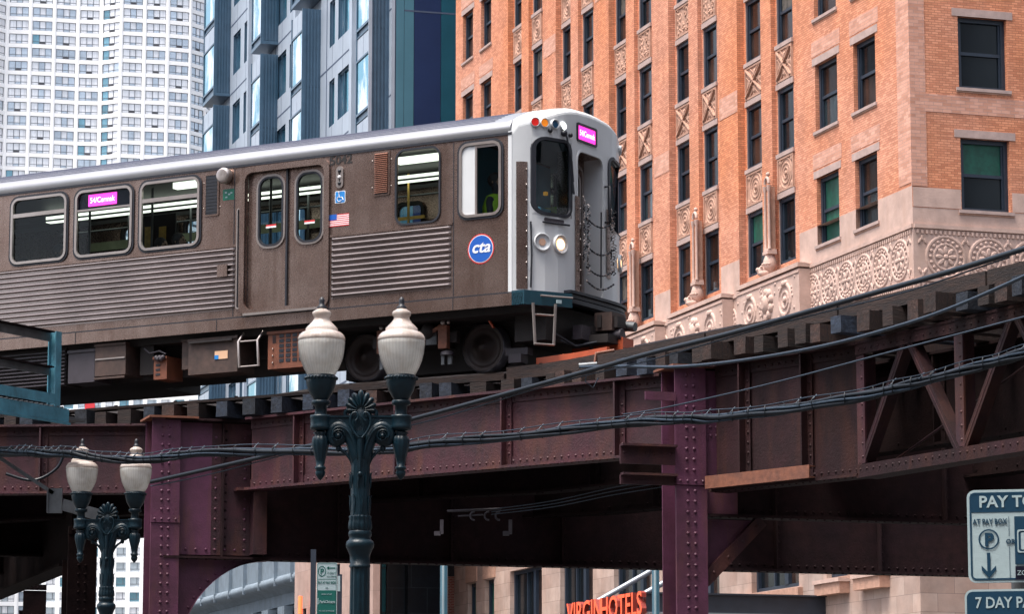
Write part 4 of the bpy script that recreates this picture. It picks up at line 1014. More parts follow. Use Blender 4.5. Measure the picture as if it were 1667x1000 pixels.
# ------------------------------------------------------------------ cables
def at_px(px, py, Y):
    a = (px-833.5)/FPX; b = (500-py)/FPX; d = V(a, CT-b*ST, ST+b*CT); t = Y/d.y; return V(d.x*t, Y, d.z*t+EYE)
def interp(tab, x):
    for i in range(len(tab)-1):
        if tab[i][0] <= x <= tab[i+1][0]: t = (x-tab[i][0])/(tab[i+1][0]-tab[i][0]); return tab[i][1]+(tab[i+1][1]-tab[i][1])*t
    return tab[-1][1] if x > tab[-1][0] else tab[0][1]
def cable_pts(tab, Ya, Yb, k=6):
    x0, x1 = tab[0][0], tab[-1][0]
    return catmull([at_px(x, y, Ya + (Yb-Ya)*(x-x0)/(x1-x0)) for x, y in tab], k)
A = [(245, 785), (370, 757), (500, 727), (670, 683), (800, 648), (965, 602), (1060, 575), (1200, 540), (1380, 489), (1530, 447), (1667, 405), (1800, 362)]
C1 = thing('feeder_cable', 'thick black cable climbing from the left column across the ties to upper right', 'cable')
m = MB(); pa = cable_pts(A, 43.6, 28.5); m.tube(pa, .030, 'cable_black', 9); m.build('cable', C1)
m = MB(); m.tube([p + V(.0, .05, -.055 - .02*math.sin(i*.4)) for i, p in enumerate(pa[:60])], .009, 'cable_grey', 6); m.build('messenger_wire', C1)
m = MB(); q = at_px(968, 596, 38.6); m.tube([q + V(-.2, 0, .0), q + V(.03, 0, .02)], .035, 'galvanised'); m.tube([q, q+V(.02, 0, .16), q+V(.25, 0, .2)], .02, 'rust_orange'); m.tube([q+V(-.1, 0, -.1), q+V(-.12, 0, -.2), q+V(-.02, 0, -.28), q+V(.05, 0, -.15)], .008, 'cable_grey', 5); m.build('insulator', C1)
B_ = [(945, 598), (1000, 596.5), (1100, 597.5), (1208, 587), (1333, 565), (1438, 538), (1542, 504), (1667, 450), (1800, 385)]
m = MB(); m.tube(cable_pts(B_, 37.8, 27.5), .020, 'cable_grey', 8); tag(m.build('feeder_cable'), 'grey sagging cable crossing in front of the column head', 'cable')
Cc = [(1015, 675), (1083, 664), (1250, 626), (1458, 571), (1667, 516), (1800, 480)]
m = MB(); m.tube(cable_pts(Cc, 37.6, 29), .010, 'cable_grey', 6); tag(m.build('span_wire'), 'thin straight wire between the sagging cable and the cable bundle', 'wire')
D_ = [(-120, 738), (0, 738), (60, 738), (120, 740), (180, 748), (250, 748), (330, 738), (480, 736), (620, 734), (700, 723), (850, 710), (1000, 691), (1100, 684), (1170, 681), (1300, 664), (1420, 642), (1500, 622), (1600, 595), (1667, 576), (1800, 535)]
CB = thing('cable_bundle', 'bundle of black cables lashed to a messenger wire across the whole width', 'cable')
path = cable_pts(D_, 41.5, 30., 10)
for j in range(5):
    m = MB(); pts = []
    for i, p in enumerate(path):
        a = i*.10 + j*2*PI/5; pts.append(p + V(.0, .034*math.cos(a), .036*math.sin(a) + .006*math.sin(i*.7+j)))
    m.tube(pts, [.022, .018, .026, .016, .02][j], 'cable_black' if j % 2 == 0 else 'cable_grey', 7); m.build('cable', CB)
m = MB(); mw = [p + V(0, -.02, .085 + .010*math.sin(i*.5)) for i, p in enumerate(path)]; m.tube(mw, .007, 'cable_grey', 5); m.build('messenger_wire', CB)
rr = random.Random(5)
for i in range(2, len(path)-2, 2):
    m = MB(); p = path[i]; q = mw[i]; dx = rr.uniform(-.04, .04)
    m.tube([q, (p+q)/2 + V(dx, -.04, .0), p + V(dx, -.06, 0), p + V(dx*.5, -.02, -.055), p + V(0, .05, -.03)], .0055, 'cable_black', 5)
    if rr.random() < .6: m.tube([q + V(.03, 0, .02), q + V(-.03, -.02, -.05), p + V(-.06, -.05, .03)], .006, 'cable_grey', 5)
    m.build('lashing', CB)
m = MB(); m.tube(cable_pts([(105, 735), (95, 760), (70, 778), (45, 782), (10, 772)], 44.9, 44.9), .022, 'cable_black'); tag(m.build('hanging_loop'), 'loose black cable loop hanging before the dark left girder', 'cable')
# work light hanging in the shade
WL = thing('utility_fitting', 'pale cluster of insulators and wires hanging in the shade under the girder', 'fitting', at_px(775, 835, 42.5))
m = MB(); m.tube([V(-.4, 0, .02), V(.35, 0, .05)], .018, 'under_dark'); m.tube([V(-.25, 0, -.05), V(.1, 0, -.03)], .012, 'under_dark')
for x in (-.02, .18, .33): m.tube([V(x+.06*math.cos(R(a)), -.03, -.05+.06*math.sin(R(a))) for a in range(90, 300, 30)], .014, 'under_dark')
m.build('insulators', WL)
for s in (-.5, .45): m = MB(); m.bx(s, s+.05, -.02, .02, -.30, -.1, 'under_dark'); m.bx(s-.08, s+.01, -.02, .02, -.32, -.26, 'under_dark'); m.build('clip', WL)
m = MB()
for k in range(3): m.tube(cable_pts([(800, 838-4*k), (900, 826-5*k), (1000, 806-6*k), (1100, 790-7*k)], 42.5, 40.5), .006, 'cable_grey', 5)
tag(m.build('shade_wires'), 'three thin wires sweeping through the shade towards the right column', 'wire')

# ------------------------------------------------------------------ the train
exec_train = True
TR = thing('railway_car', 'brushed steel elevated train car with pale grey front and pink route sign', 'train', (P0 + TN*1.42 + V(0, 0, RAIL)).to_tuple(), math.atan2(TD.y, TD.x))
HW = 1.42; CARL = -14.4
FT = (V(0, -HW, 0), V(1, 0, 0), V(0, -1, 0)); ft = lambda u, z, d: V(u, -HW-d, z)
FB = (V(0, HW, 0), V(1, 0, 0), V(0, 1, 0)); fb = lambda u, z, d: V(u, HW+d, z)
CW = [(-8.90, -7.80, 2.10, 3.16, 0), (-7.66, -6.56, 2.10, 3.16, 1), (-6.44, -5.32, 2.10, 3.17, 0), (-1.90, -1.18, 2.10, 3.17, 2), (-.86, -.15, 2.08, 3.17, 3)]
far_w = [(-13.6, -12.5, 2.1, 3.16), (-8.9, -7.8, 2.1, 3.16), (-7.66, -6.56, 2.1, 3.16), (-6.44, -5.32, 2.1, 3.16), (-4.28, -3.86, 2.0, 3.02), (-3.66, -3.2, 2.0, 3.02), (-1.9, -1.18, 2.1, 3.17), (-.86, -.15, 2.1, 3.17)]
for F, f, ws, nm in ((FT, ft, CW + [(-11.5, -10.2, 1.02, 3.12, 9), (-13.6, -12.5, 2.1, 3.16, 0)], 'near'), (FB, fb, [w_ + (0,) for w_ in far_w], 'far')):
    m = MB(); holes = [w_[:4] for w_ in ws]
    if nm == 'near': holes.append((-4.50, -3.10, 1.03, 3.13))
    wall(m, F, CARL, 0, .80, 3.25, holes, .04, 'car_steel')
    for h in holes: corner_fill(m, f, *h, .13 if h[2] > 1.5 else .10, 0.0, 'car_steel')
    m.fbox(F, CARL, .0, .0, .012, 3.215, 3.25, 'rubber'); m.fbox(F, CARL, .18, -.03, .012, .80, .97, 'car_steel'); m.fbox(F, CARL, 0, 0, .006, .972, .99, 'rubber')
    if nm == 'near':
        for u in (-.955, -3.04, -4.72, -9.6): m.fbox(F, u, u+.012, 0, .004, 1.0, 3.2, 'rubber')
        for u in (-.955, -3.04, -5.0, -7.6): m.fbox(F, u, u+.01, .012, .016, .81, .97, 'rubber')
    m.build('side_panel', TR)
# corrugated siding
for u0, u1, n_, za, zb in ((-9.6, -4.68, 12, 1.10, 2.03), (-3.0, -.98, 11, 1.12, 2.02), (-14.3, -11.7, 12, 1.1, 2.03)):
    m = MB(); h = (zb-za)/n_; rows = []
    prof = []
    for k in range(n_):
        b = za + k*h
        prof += [(0.004, b), (.004, b+h*.30), (.030, b+h*.45), (.034, b+h*.60), (.030, b+h*.75), (.004, b+h*.93)]
    prof += [(.004, zb)]
    us = [u0, u0+.03, u1-.03, u1]
    m.grid([[V(u, -HW-(d_ if 0 < i < 3 else .002), z_) for d_, z_ in prof] for i, u in enumerate(us)], 'car_rib', False)
    m.fbox(FT, u0-.02, u1+.02, 0, .02, zb, zb+.035, 'car_steel')
    m.build('corrugated_siding', TR)
# roof
rp = [(-1.42, 3.25), (-1.435, 3.30), (-1.425, 3.36), (-1.37, 3.42), (-1.27, 3.475), (-1.12, 3.54), (-.9, 3.63), (-.7, 3.693), (-.45, 3.73), (0, 3.755)]
rp = rp + [(-y, z) for y, z in rp[-2::-1]]
def nose(y): return .50*(1 - abs(y/HW)**4.6)
m = MB(); m.grid([[V(x, y, z) for y, z in rp] for x in (CARL, -10, -6, -3, -.02)], 'car_roof'); m.build('roof', TR)
m = MB()
for y, z in ((-1.29, 3.466), (-1.20, 3.506), (-1.11, 3.545), (-1.02, 3.582), (-.93, 3.618), (-.84, 3.65), (-.75, 3.678)): m.bx(CARL, -.35, y-.009, y+.009, z-.01, z+.007, 'roof_rib')
m.build('roof_ribs', TR)
# front cap
ys = [-1.42, -1.418, -1.41, -1.395, -1.37, -1.33, -1.29, -1.25, -1.1, -.9, -.75, -.6, -.45, -.3, -.1, .1, .32, .48, .62, .8, 1.0, 1.15, 1.27, 1.33, 1.37, 1.395, 1.41, 1.418, 1.42]
def rz(y):
    a = abs(y)
    T_ = [(-p[0], p[1]) for p in rp[:10]]; T_ = sorted([(max(t[0], 0), t[1]) for t in T_])
    T_ = [t for t in T_ if t[0] <= 1.42]
    if a >= 1.419: return 3.26
    return interp([(0, 3.755), (.45, 3.73), (.7, 3.693), (.9, 3.63), (1.12, 3.54), (1.27, 3.475), (1.37, 3.42), (1.42, 3.30)], a)
FHOLES = [(-1.25, -.62, 2.10, 3.19), (-.45, .32, 1.05, 3.12), (.48, 1.27, 2.10, 3.19)]
zs = [.98, 1.05, 1.3, 1.6, 1.9, 2.10, 2.4, 2.8, 3.12, 3.19, 3.21]
def fpt(y, z, d=0.):
    x = nose(y); return V(x + d, y, z)
ff = lambda u, z, d: V(nose(u) + d, u, z)
m = MB(); top_k = 8
for i in range(len(ys)-1):
    a, b = ys[i], ys[i+1]; c = (a+b)/2
    for j in range(len(zs)-1):
        cz = (zs[j]+zs[j+1])/2
        if any(h[0] < c < h[1] and h[2] < cz < h[3] for h in FHOLES): continue
        m.face([fpt(a, zs[j]), fpt(b, zs[j]), fpt(b, zs[j+1]), fpt(a, zs[j+1])], 'car_white', True)
    # brow above 3.21, rolling back to the roof
    def brow(y, t):
        zt = rz(y); r = .10; z0_ = 3.21
        if t <= .6: return V(nose(y), y, z0_ + (max(zt-r, z0_)-z0_)*t/.6)
        a_ = (t-.6)/.4*PI/2; zc = max(zt-r, z0_); rr_ = zt-zc
        return V(nose(y) - r*1.6*(1-math.cos(a_)), y, zc + rr_*math.sin(a_))
    ts = [0, .3, .6, .68, .76, .84, .92, 1.0]
    for j in range(len(ts)-1): m.face([brow(a, ts[j]), brow(b, ts[j]), brow(b, ts[j+1]), brow(a, ts[j+1])], 'car_white', True)
    m.face([brow(a, 1), brow(b, 1), V(-.03, b, rz(b)+.004), V(-.03, a, rz(a)+.004)], 'car_white', True)
bmx = m
m.bx(-.06, .0, -HW-.006, -HW+.02, .98, 3.27, 'car_white'); m.bx(-.06, .0, HW-.02, HW+.006, .98, 3.27, 'car_white')
for h in FHOLES:
    corner_fill(m, ff, *h, .15, 0.002, 'car_white')
m.build('front_cap', TR)
# front windows
for h in (FHOLES[0], FHOLES[2]):
    m = MB(); rframe(m, ff, h[0]-.015, h[1]+.015, h[2]-.015, h[3]+.015, .17, .045, -.03, .022, 'rubber'); o = m.build('windscreen', TR)
    m = MB(); rfill(m, ff, h[0]+.02, h[1]-.02, h[2]+.02, h[3]-.02, .14, -.01, 'cab_glass'); m.build('pane', o)
# wiper
m = MB(); m.tube([ff(-.80, 3.30, .04), ff(-.80, 3.22, .07), ff(-.68, 2.9, .06), ff(-.63, 2.62, .05)], .014, 'rubber'); m.beam(ff(-.72, 3.05, .05), ff(-.60, 2.45, .04), .02, .03, 'rubber'); m.ball(ff(-.82, 3.29, .04), .05, 'rubber', 7, 5); m.build('wiper', TR)
m = MB(); m.ball(ff(-1.04, 3.30, .02), .035, 'rubber', 7, 5); m.build('washer_nozzle', TR); m = MB(); m.ball(ff(-.66, 3.29, .03), .035, 'rubber', 7, 5); m.build('washer_nozzle', TR)
# end door recess
m = MB(); h = FHOLES[1]; D = .32
for a, b in (((h[0], h[2]), (h[0], h[3])), ((h[0], h[3]), (h[1], h[3])), ((h[1], h[3]), (h[1], h[2])), ((h[1], h[2]), (h[0], h[2]))):
    m.face([ff(*a, 0), ff(*b, 0), V(nose(0)-D, b[0], b[1]), V(nose(0)-D, a[0], a[1])], 'car_white' if a[0] == h[1] and b[0] == h[1] else 'car_steel')
rframe(m, ff, h[0]-.02, h[1]+.02, h[2]-.02, h[3]+.02, .17, .03, -.02, .012, 'car_white')
ED = lambda u, z, d: V(nose(0)-D+.01+d, u, z)
m.face([ED(h[0], h[2], 0), ED(h[1], h[2], 0), ED(h[1], h[3], 0), ED(h[0], h[3], 0)], 'car_steel'); m.build('end_door_recess', TR)
m = MB(); rframe(m, ED, -.38, .26, 1.08, 3.02, .14, .05, .003, .03, 'frame_metal'); rframe(m, ED, -.27, .15, 2.05, 2.90, .12, .05, .003, .045, 'frame_metal'); rfill(m, ED, -.22, .10, 2.10, 2.85, .1, .012, 'dark_glass'); m.build('end_door', TR)
m = MB(); m.tube([ff(.36, 2.72, .0), ff(.36, 2.72, .09), ff(.36, 2.2, .09), ff(.36, 2.2, .0)], .018, 'rubber'); m.build('grab_handle', TR)
# side posts with brackets (brown steel strips beside the door and at the outer corner)
for y0, y1, z0_, z1_ in ((-.52, -.40, 1.02, 2.45), (.40, .52, 1.4, 2.4), (-1.395, -1.30, 1.03, 2.83)):
    m = MB(); rows = []
    m.grid([[ff(y, z_, .014) for y in (y0, (y0+y1)/2, y1)] for z_ in (z0_, z1_)], 'car_steel', False)
    m.grid([[ff(y1, z_, dd) for dd in (.0, .014)] for z_ in (z0_, z1_)], 'frame_metal', False)
    z_ = z0_+.15
    while z_ < z1_: m.ball(ff(y1-.02, z_, .035), .016, 'frame_metal', 6, 4); z_ += .22
    m.build('corner_strip', TR)
m = MB(); m.tube([ff(-1.28, 1.05, .03), ff(-1.28, 1.5, .045), ff(-1.28, 1.98, .03)], .014, 'rubber'); m.build('grab_rail', TR)
m = MB()      # chains and spring gates beside the end door
rr = random.Random(9)
for y, z0_, z1_, x_ in ((-.36, 1.5, 2.4, .05), (-.28, 1.35, 2.3, .07), (.46, 1.45, 2.35, .05), (.53, 1.45, 2.35, .05)):
    z_ = z0_
    while z_ < z1_: m.tube([ff(y, z_, x_), ff(y+rr.uniform(-.06, .06), z_+.03, x_+.04), ff(y+.01, z_+.06, x_)], .009, 'frame_metal' if rr.random() < .5 else 'rubber', 5); z_ += .045
for z_ in (2.15, 1.75, 1.45, 1.25):
    pts = [ff(-.3+.8*t, z_ - .10*math.sin(PI*t) + .06*t, .07) for t in [k/10 for k in range(11)]]
    m.tube(pts, .011, 'rubber', 5)
    for p in pts[::1]: m.ball(p, .017, 'frame_metal' if rr.random() < .4 else 'rubber', 5, 4)
m.tube([ff(.08, 1.2, .09), ff(.10, 2.3, .09)], .012, 'rubber', 5); m.build('safety_chains', TR)
# lights
def socket(y, z, r, lens, nm, r2=None):
    m = MB(); c = ff(y, z, 0); K = 20; sl_ = -(4.6*.5/HW)*abs(y/HW)**3.6*(1 if y > 0 else -1); n = V(1, -sl_, 0).normalized(); t = V(-n.y, n.x, 0)
    c = c + n*.004
    def p(a, rr_, d): return c + (t*math.cos(a)+V(0, 0, 1)*math.sin(a))*rr_ + n*d
    rows = [[p(2*PI*k/K, q, d) for k in range(K)] for q, d in ((r*1.12, -.01), (r*1.08, .03), (r, .035), (r*.94, .012), (r2 or r*.62, .006))]
    m.grid(rows, 'car_white', True, False, True); o = m.build(nm, TR)
    m = MB(); q = r2 or r*.62; m.face([p(2*PI*k/K, q*1.02, .016) for k in range(K)], lens); m.build('lens', o)
    return o
socket(-1.14, 1.70, .115, 'lens_clear', 'headlight', .05); socket(-.86, 1.70, .125, 'lamp_warm', 'headlight', .07)
socket(.95, 1.70, .115, 'lamp_warm', 'headlight', .08); socket(1.18, 1.70, .10, 'lens_clear', 'headlight', .045)
for y, l in ((-1.22, 'lens_red'), (-1.11, 'lens_amber'), (-.96, 'lens_blue'), (-.80, 'lamp_white')): socket(y, 3.40, .062, l, 'marker_lamp', .052)
for y, l in ((1.0, 'lens_blue'), (1.12, 'lens_red'), (1.2, 'lens_amber')): socket(y, 3.40, .05, l, 'marker_lamp', .042)
m = MB(); rfill(m, ff, -1.13, -.80, 2.0, 2.05, .02, .02, 'under_dark'); m.tube([ff(-1.15, 1.985, .03), ff(-.72, 1.985, .05)], .014, 'rubber'); m.build('handrail', TR)
# route sign on the front
m = MB(); rframe(m, ff, -.46, .12, 3.25, 3.52, .03, .03, -.01, .02, 'sign_black'); rfill(m, ff, -.45, .11, 3.26, 3.51, .02, .004, 'sign_black'); rfill(m, ff, -.425, .085, 3.285, 3.485, .015, .008, 'sign_pink')
FF_ = (V(nose(0), 0, 0), V(0, 1, 0), V(1, 0, 0))
for p in text_mb('54/Cermak', '', .115, .002, .002, sx=.85): m.face([V(nose(0)+.016-q.y, q.x-.17, 3.345+q.z) for q in p], 'sign_pink_light')
m.build('route_sign', TR)
# side windows
for u0, u1, z0_, z1_, kd in CW + [(-13.6, -12.5, 2.1, 3.16, 0)]:
    m = MB(); r = .14
    rframe(m, ft, u0-.02, u1+.02, z0_-.02, z1_+.02, r+.02, .03, -.01, .018, 'rubber'); 
    if kd != 2: rframe(m, ft, u0+.012, u1-.012, z0_+.012, z1_-.012, r, .04, -.01, .03, 'frame_metal')
    if kd == 0: m.fbox(FT, u0+.05, u1-.05, -.005, .026, 2.84, 2.90, 'frame_metal')
    if kd == 1: m.fbox(FT, u0+.05, u1-.05, -.005, .026, 2.82, 2.85, 'frame_metal'); m.fbox(FT, u0+.05, u1-.05, -.02, -.006, 2.85, z1_-.05, 'sign_black'); m.fbox(FT, u0+.25, u0+.78, -.006, .004, 2.89, 3.07, 'sign_pink')
    if kd == 3: m.fbox(FT, u0+.05, u0+.27, -.012, .008, z0_+.05, z1_-.06, 'car_white'); m.fbox(FT, u0+.27, u0+.30, -.01, .02, z0_+.05, z1_-.05, 'frame_metal'); m.fbox(FT, u0+.30, u1-.05, -.01, .015, z1_-.09, z1_-.05, 'frame_metal')
    o = m.build('window', TR)
    if kd == 1:
        m = MB(); add_text(m, text_mb('54/Cermak', '', .12, .002, sx=.85), FT, (u0+.515), 2.94, .008, 'sign_pink_light')
        m.build('route_sign', o)
    m = MB(); rfill(m, ft, u0+.03 if kd != 3 else u0+.3, u1-.03, z0_+.03, z1_-.03, .1, -.006, 'car_glass'); m.build('pane', o)
for h in far_w: m = MB(); rframe(m, fb, h[0]-.01, h[1]+.01, h[2]-.01, h[3]+.01, .12, .04, -.02, .015, 'rubber'); rframe(m, lambda u, z, d: V(u, HW-.04+d, z), h[0]-.03, h[1]+.03, h[2]-.03, h[3]+.03, .13, .05, -.02, .0, 'interior_dark'); o = m.build('window', TR); m = MB(); rfill(m, fb, h[0]+.02, h[1]-.02, h[2]+.02, h[3]-.02, .1, -.0, 'car_glass'); m.build('pane', o)
# doors
m = MB(); rframe(m, ft, -4.60, -3.03, .99, 3.20, .16, .09, -.01, .035, 'car_steel', .12); rframe(m, ft, -4.53, -3.09, 1.0, 3.14, .14, .02, -.03, .012, 'rubber', .12); m.fbox(FT, -4.5, -3.08, -.02, .06, .985, 1.02, 'frame_metal'); m.build('door_frame', TR)
for u0, u1, g0, g1 in ((-4.50, -3.81, -4.31, -3.87), (-3.79, -3.10, -3.64, -3.19)):
    m = MB(); f2 = lambda u, z, d: V(u, -HW+.05-d, z); F2 = (V(0, -HW+.05, 0), V(1, 0, 0), V(0, -1, 0))
    wall(m, F2, u0, u1, 1.02, 3.13, [(g0, g1, 2.0, 3.03)], .03, 'car_steel'); corner_fill(m, f2, g0, g1, 2.0, 3.03, .15, 0, 'car_steel')
    rframe(m, f2, g0-.035, g1+.035, 1.965, 3.065, .20, .035, .0, .02, 'frame_metal', .16); rframe(m, f2, g0-.002, g1+.002, 1.998, 3.032, .165, .028, -.02, .025, 'rubber', .14)
    o = m.build('door', TR); m = MB(); rfill(m, f2, g0+.02, g1-.02, 2.02, 3.01, .13, -.01, 'car_glass'); m.build('pane', o)
    m = MB(); gm = (g0+g1)/2; m.fbox(F2, gm-.09, gm+.09, .0, .004, 2.27, 2.295, 'white_paint'); m.fbox(F2, gm-.09, gm+.09, .0, .004, 2.295, 2.32, 'logo_red'); m.build('door_notice', o)
m = MB(); m.fbox(FT, -3.815, -3.785, -.05, -.02, 1.02, 3.13, 'rubber'); m.build('door_seal', TR)
m = MB(); F2 = (V(0, -HW+.05, 0), V(1, 0, 0), V(0, -1, 0)); wall(m, F2, -11.5, -10.2, 1.02, 3.12, [(-11.3, -10.9, 2.0, 3.0), (-10.75, -10.35, 2.0, 3.0)], .03, 'car_steel'); m.fbox(F2, -10.86, -10.84, 0, .01, 1.02, 3.12, 'rubber'); o = m.build('door', TR)
for a_ in (-11.3, -10.75): m = MB(); m.fbox(F2, a_, a_+.4, -.02, -.01, 2.0, 3.0, 'car_glass'); m.build('pane', o)
# side details
m = MB(); rframe(m, ft, -4.66, -4.56, 1.1, 2.6, .04, .02, 0, .02, 'frame_metal'); rfill(m, ft, -4.64, -4.58, 1.12, 2.58, .03, .004, 'rubber'); m.build('door_slot', TR)
m = MB(); add_text(m, text_mb('5042', '', .185, .004, .004, sx=1.05), FT, -2.845, 3.085+.0, .004, 'decal_black'); m.build('car_number', TR)
m = MB(); rframe(m, ft, -2.92, -2.80, 2.73, 3.05, .055, .05, 0, .022, 'frame_metal', .01)
for z_, l in ((2.98, 'rubber'), (2.89, 'white_paint'), (2.80, 'rubber')): m.ball((-2.86, -HW-.02, z_), .028, l, 8, 6)
m.build('indicator_lamps', TR)
m = MB(); rfill(m, ft, -2.945, -2.765, 2.51, 2.69, .02, .004, 'white_paint'); rfill(m, ft, -2.935, -2.775, 2.52, 2.68, .015, .006, 'decal_blue')
m.tube([V(-2.875, -HW-.008, 2.655), V(-2.87, -HW-.008, 2.60), V(-2.82, -HW-.008, 2.595), V(-2.80, -HW-.008, 2.55)], .007, 'white_paint', 5); m.tube([V(-2.865+.04*math.cos(R(a)), -HW-.008, 2.57+.035*math.sin(R(a))) for a in range(110, 360, 25)], .006, 'white_paint', 5); m.ball((-2.875, -HW-.008, 2.668), .011, 'white_paint', 6, 4); m.build('wheelchair_sticker', TR)
m = MB()
for k in range(13):
    z_ = 2.175 + k*.0135; m.fbox(FT, -3.04, -2.70, .002, .005, z_, z_+.0135, 'logo_red' if k % 2 == 0 else 'white_paint')
m.fbox(FT, -3.04, -2.91, .005, .007, 2.27, 2.352, 'logo_blue'); m.build('flag_decal', TR)
for u0, u1, z0_, z1_, mt_, nm, rust in ((-2.26, -2.04, 2.58, 3.17, 'rubber', 'louvre_vent', 1), (-5.22, -5.02, 2.56, 3.14, 'rubber', 'grille_panel', 0)):
    m = MB(); m.fbox(FT, u0, u1, .002, .012, z0_, z1_, mt_ if not rust else 'under_dark')
    k = 0; z_ = z0_+.01
    while z_ < z1_-.01: m.hexa([V(a, -HW-b, c + (.018 if b < .02 else 0)) for a in (u0, u1) for b in (.012, .03 if rust else .016) for c in (z_, z_+.005)], 'under_orange' if rust else 'interior_dark'); z_ += .028 if rust else .05
    rframe(m, ft, u0-.03, u1+.03, z0_-.03, z1_+.03, .02, .025, 0, .014, 'car_steel')
    for z_ in (z0_+.1, z1_-.1): m.ball((u0-.05, -HW, z_), .012, 'frame_metal', 6, 4); m.ball((u1+.05, -HW, z_), .012, 'frame_metal', 6, 4)
    m.build(nm, TR)
m = MB(); m.lathe([(0, 0), (.10, 0), (.115, .02), (.12, .10), (.105, .13), (.08, .135), (0, .13)], 'frame_metal', (-4.85, -HW-.005, 3.10), 20, 'y', mx=Matrix.Scale(-1, 3, V(0, 1, 0))); m.build('speaker_horn', TR)
m = MB(); rfill(m, ft, -4.92, -4.72, 2.745, 2.91, .01, .004, 'decal_green')
for u_, z_ in ((-4.87, 2.86), (-4.81, 2.83), (-4.77, 2.85), (-4.86, 2.79)): m.fbox(FT, u_-.015, u_+.02, .004, .006, z_-.01, z_+.01, 'sign_white')
m.build('green_sticker', TR)
m = MB(); m.fbox(FT, -4.98, -4.80, .036, .045, 1.60, 1.78, 'car_steel'); m.build('access_cover', TR)
m = MB()
for r, d, mt_ in ((.215, .004, 'logo_red'), (.198, .006, 'white_paint'), (.188, .008, 'logo_blue')): m.face([ft(-.50 + r*math.cos(2*PI*k/40), 1.635+r*math.sin(2*PI*k/40), d) for k in range(40)], mt_)
add_text(m, text_mb('cta', '', .235, .003, .005, .25, sx=1.08), FT, -.50, 1.585, .010, 'white_paint'); m.build('company_logo', TR)
# lower front: step box, anticlimber
m = MB(); K = 24
for z0_, z1_, e in ((1.02, 1.06, .10), (.96, 1.01, .07), (.88, .94, .09)):
    rows = []
    for k in range(K+1):
        y = -.78 + (HW+.78)*k/K*1.0; x = nose(min(y, HW-.001)*.985)
        rows.append([V(x-.05, y, z0_), V(x+e, y, z0_), V(x+e, y, z1_), V(x-.05, y, z1_)])
    m.grid(rows, 'rubber', False, False, True); m.face(rows[0], 'rubber')
m.build('anticlimber', TR)
m = MB(); pts = [(-HW-.012, .0), (-HW-.012, .20), (-1.35, .25), (-1.2, .36), (-.78, .60), (-.78, .3), (-HW+.05, 0)]
m.face([V(x, y, 1.0) for y, x in pts], 'under_dark'); m.face([V(x, y, .80) for y, x in pts], 'under_dark')
for i in range(len(pts)): a, b = pts[i], pts[(i+1) % len(pts)]; m.face([V(a[1], a[0], .8), V(b[1], b[0], .8), V(b[1], b[0], 1.0), V(a[1], a[0], 1.0)], 'teal_pole')
m.tube([V(.36, -1.25, .93), V(.63, -.82, .93)], .014, 'frame_metal'); m.box((.52, -1.02, .86), (.02, .08, .05), 'sign_white', Matrix.Rotation(-.5, 3, 'Z')); m.build('corner_step', TR)
m = MB()
for a, b in (((.30, -1.36, .82), (.30, -1.30, .25)), ((.50, -1.08, .82), (.46, -1.06, .25))): m.tube([V(*a), V(*b)], .022, 'frame_metal')
for z_ in (.25, .66): m.tube([V(.30, -1.33, z_), V(.47, -1.07, z_)], .016, 'frame_metal')
m.build('step_ladder', TR)
m = MB(); m.bx(.0, .6, -.2, .25, .48, .62, 'underbody'); m.bx(.58, .86, -.10, .28, .56, .82, 'under_brown'); m.bx(.64, .70, -.13, -.1, .60, .78, 'underbody'); m.bx(.86, .92, -.05, .2, .60, .76, 'underbody'); m.tube([V(.86, .3, .66), V(1.02, .3, .64)], .07, 'galvanised'); m.bx(.3, .9, -.3, .4, .36, .48, 'underbody'); m.bx(.45, .6, -.5, -.25, .40, .60, 'under_dark'); m.tube([V(.2, -.6, .42), V(.5, -.45, .30), V(.62, -.2, .42)], .025, 'rubber'); m.tube([V(.5, -.1, .36), V(.6, 0, .2), V(.7, .1, .36)], .02, 'under_dark'); m.tube([V(.5, .05, .5), V(.95, .05, .5)], .09, 'under_dark'); m.tube([V(.3, .45, .4), V(.6, .5, .25), V(.9, .3, .35)], .02, 'rubber'); m.tube([V(.25, -.8, .5), V(.5, -.5, .3), V(.8, -.2, .4)], .02, 'rubber'); m.build('coupler', TR)
m = MB(); m.bx(.48, .98, .0, .32, .27, .46, 'safety_orange'); m.bx(.46, .5, -.03, .0, .30, .44, 'underbody'); m.bx(.15, .5, .02, .2, .30, .36, 'safety_orange'); m.tube([V(.95, .3, .32), V(1.1, .42, .12)], .04, 'safety_orange'); m.build('coupler_guard', TR)
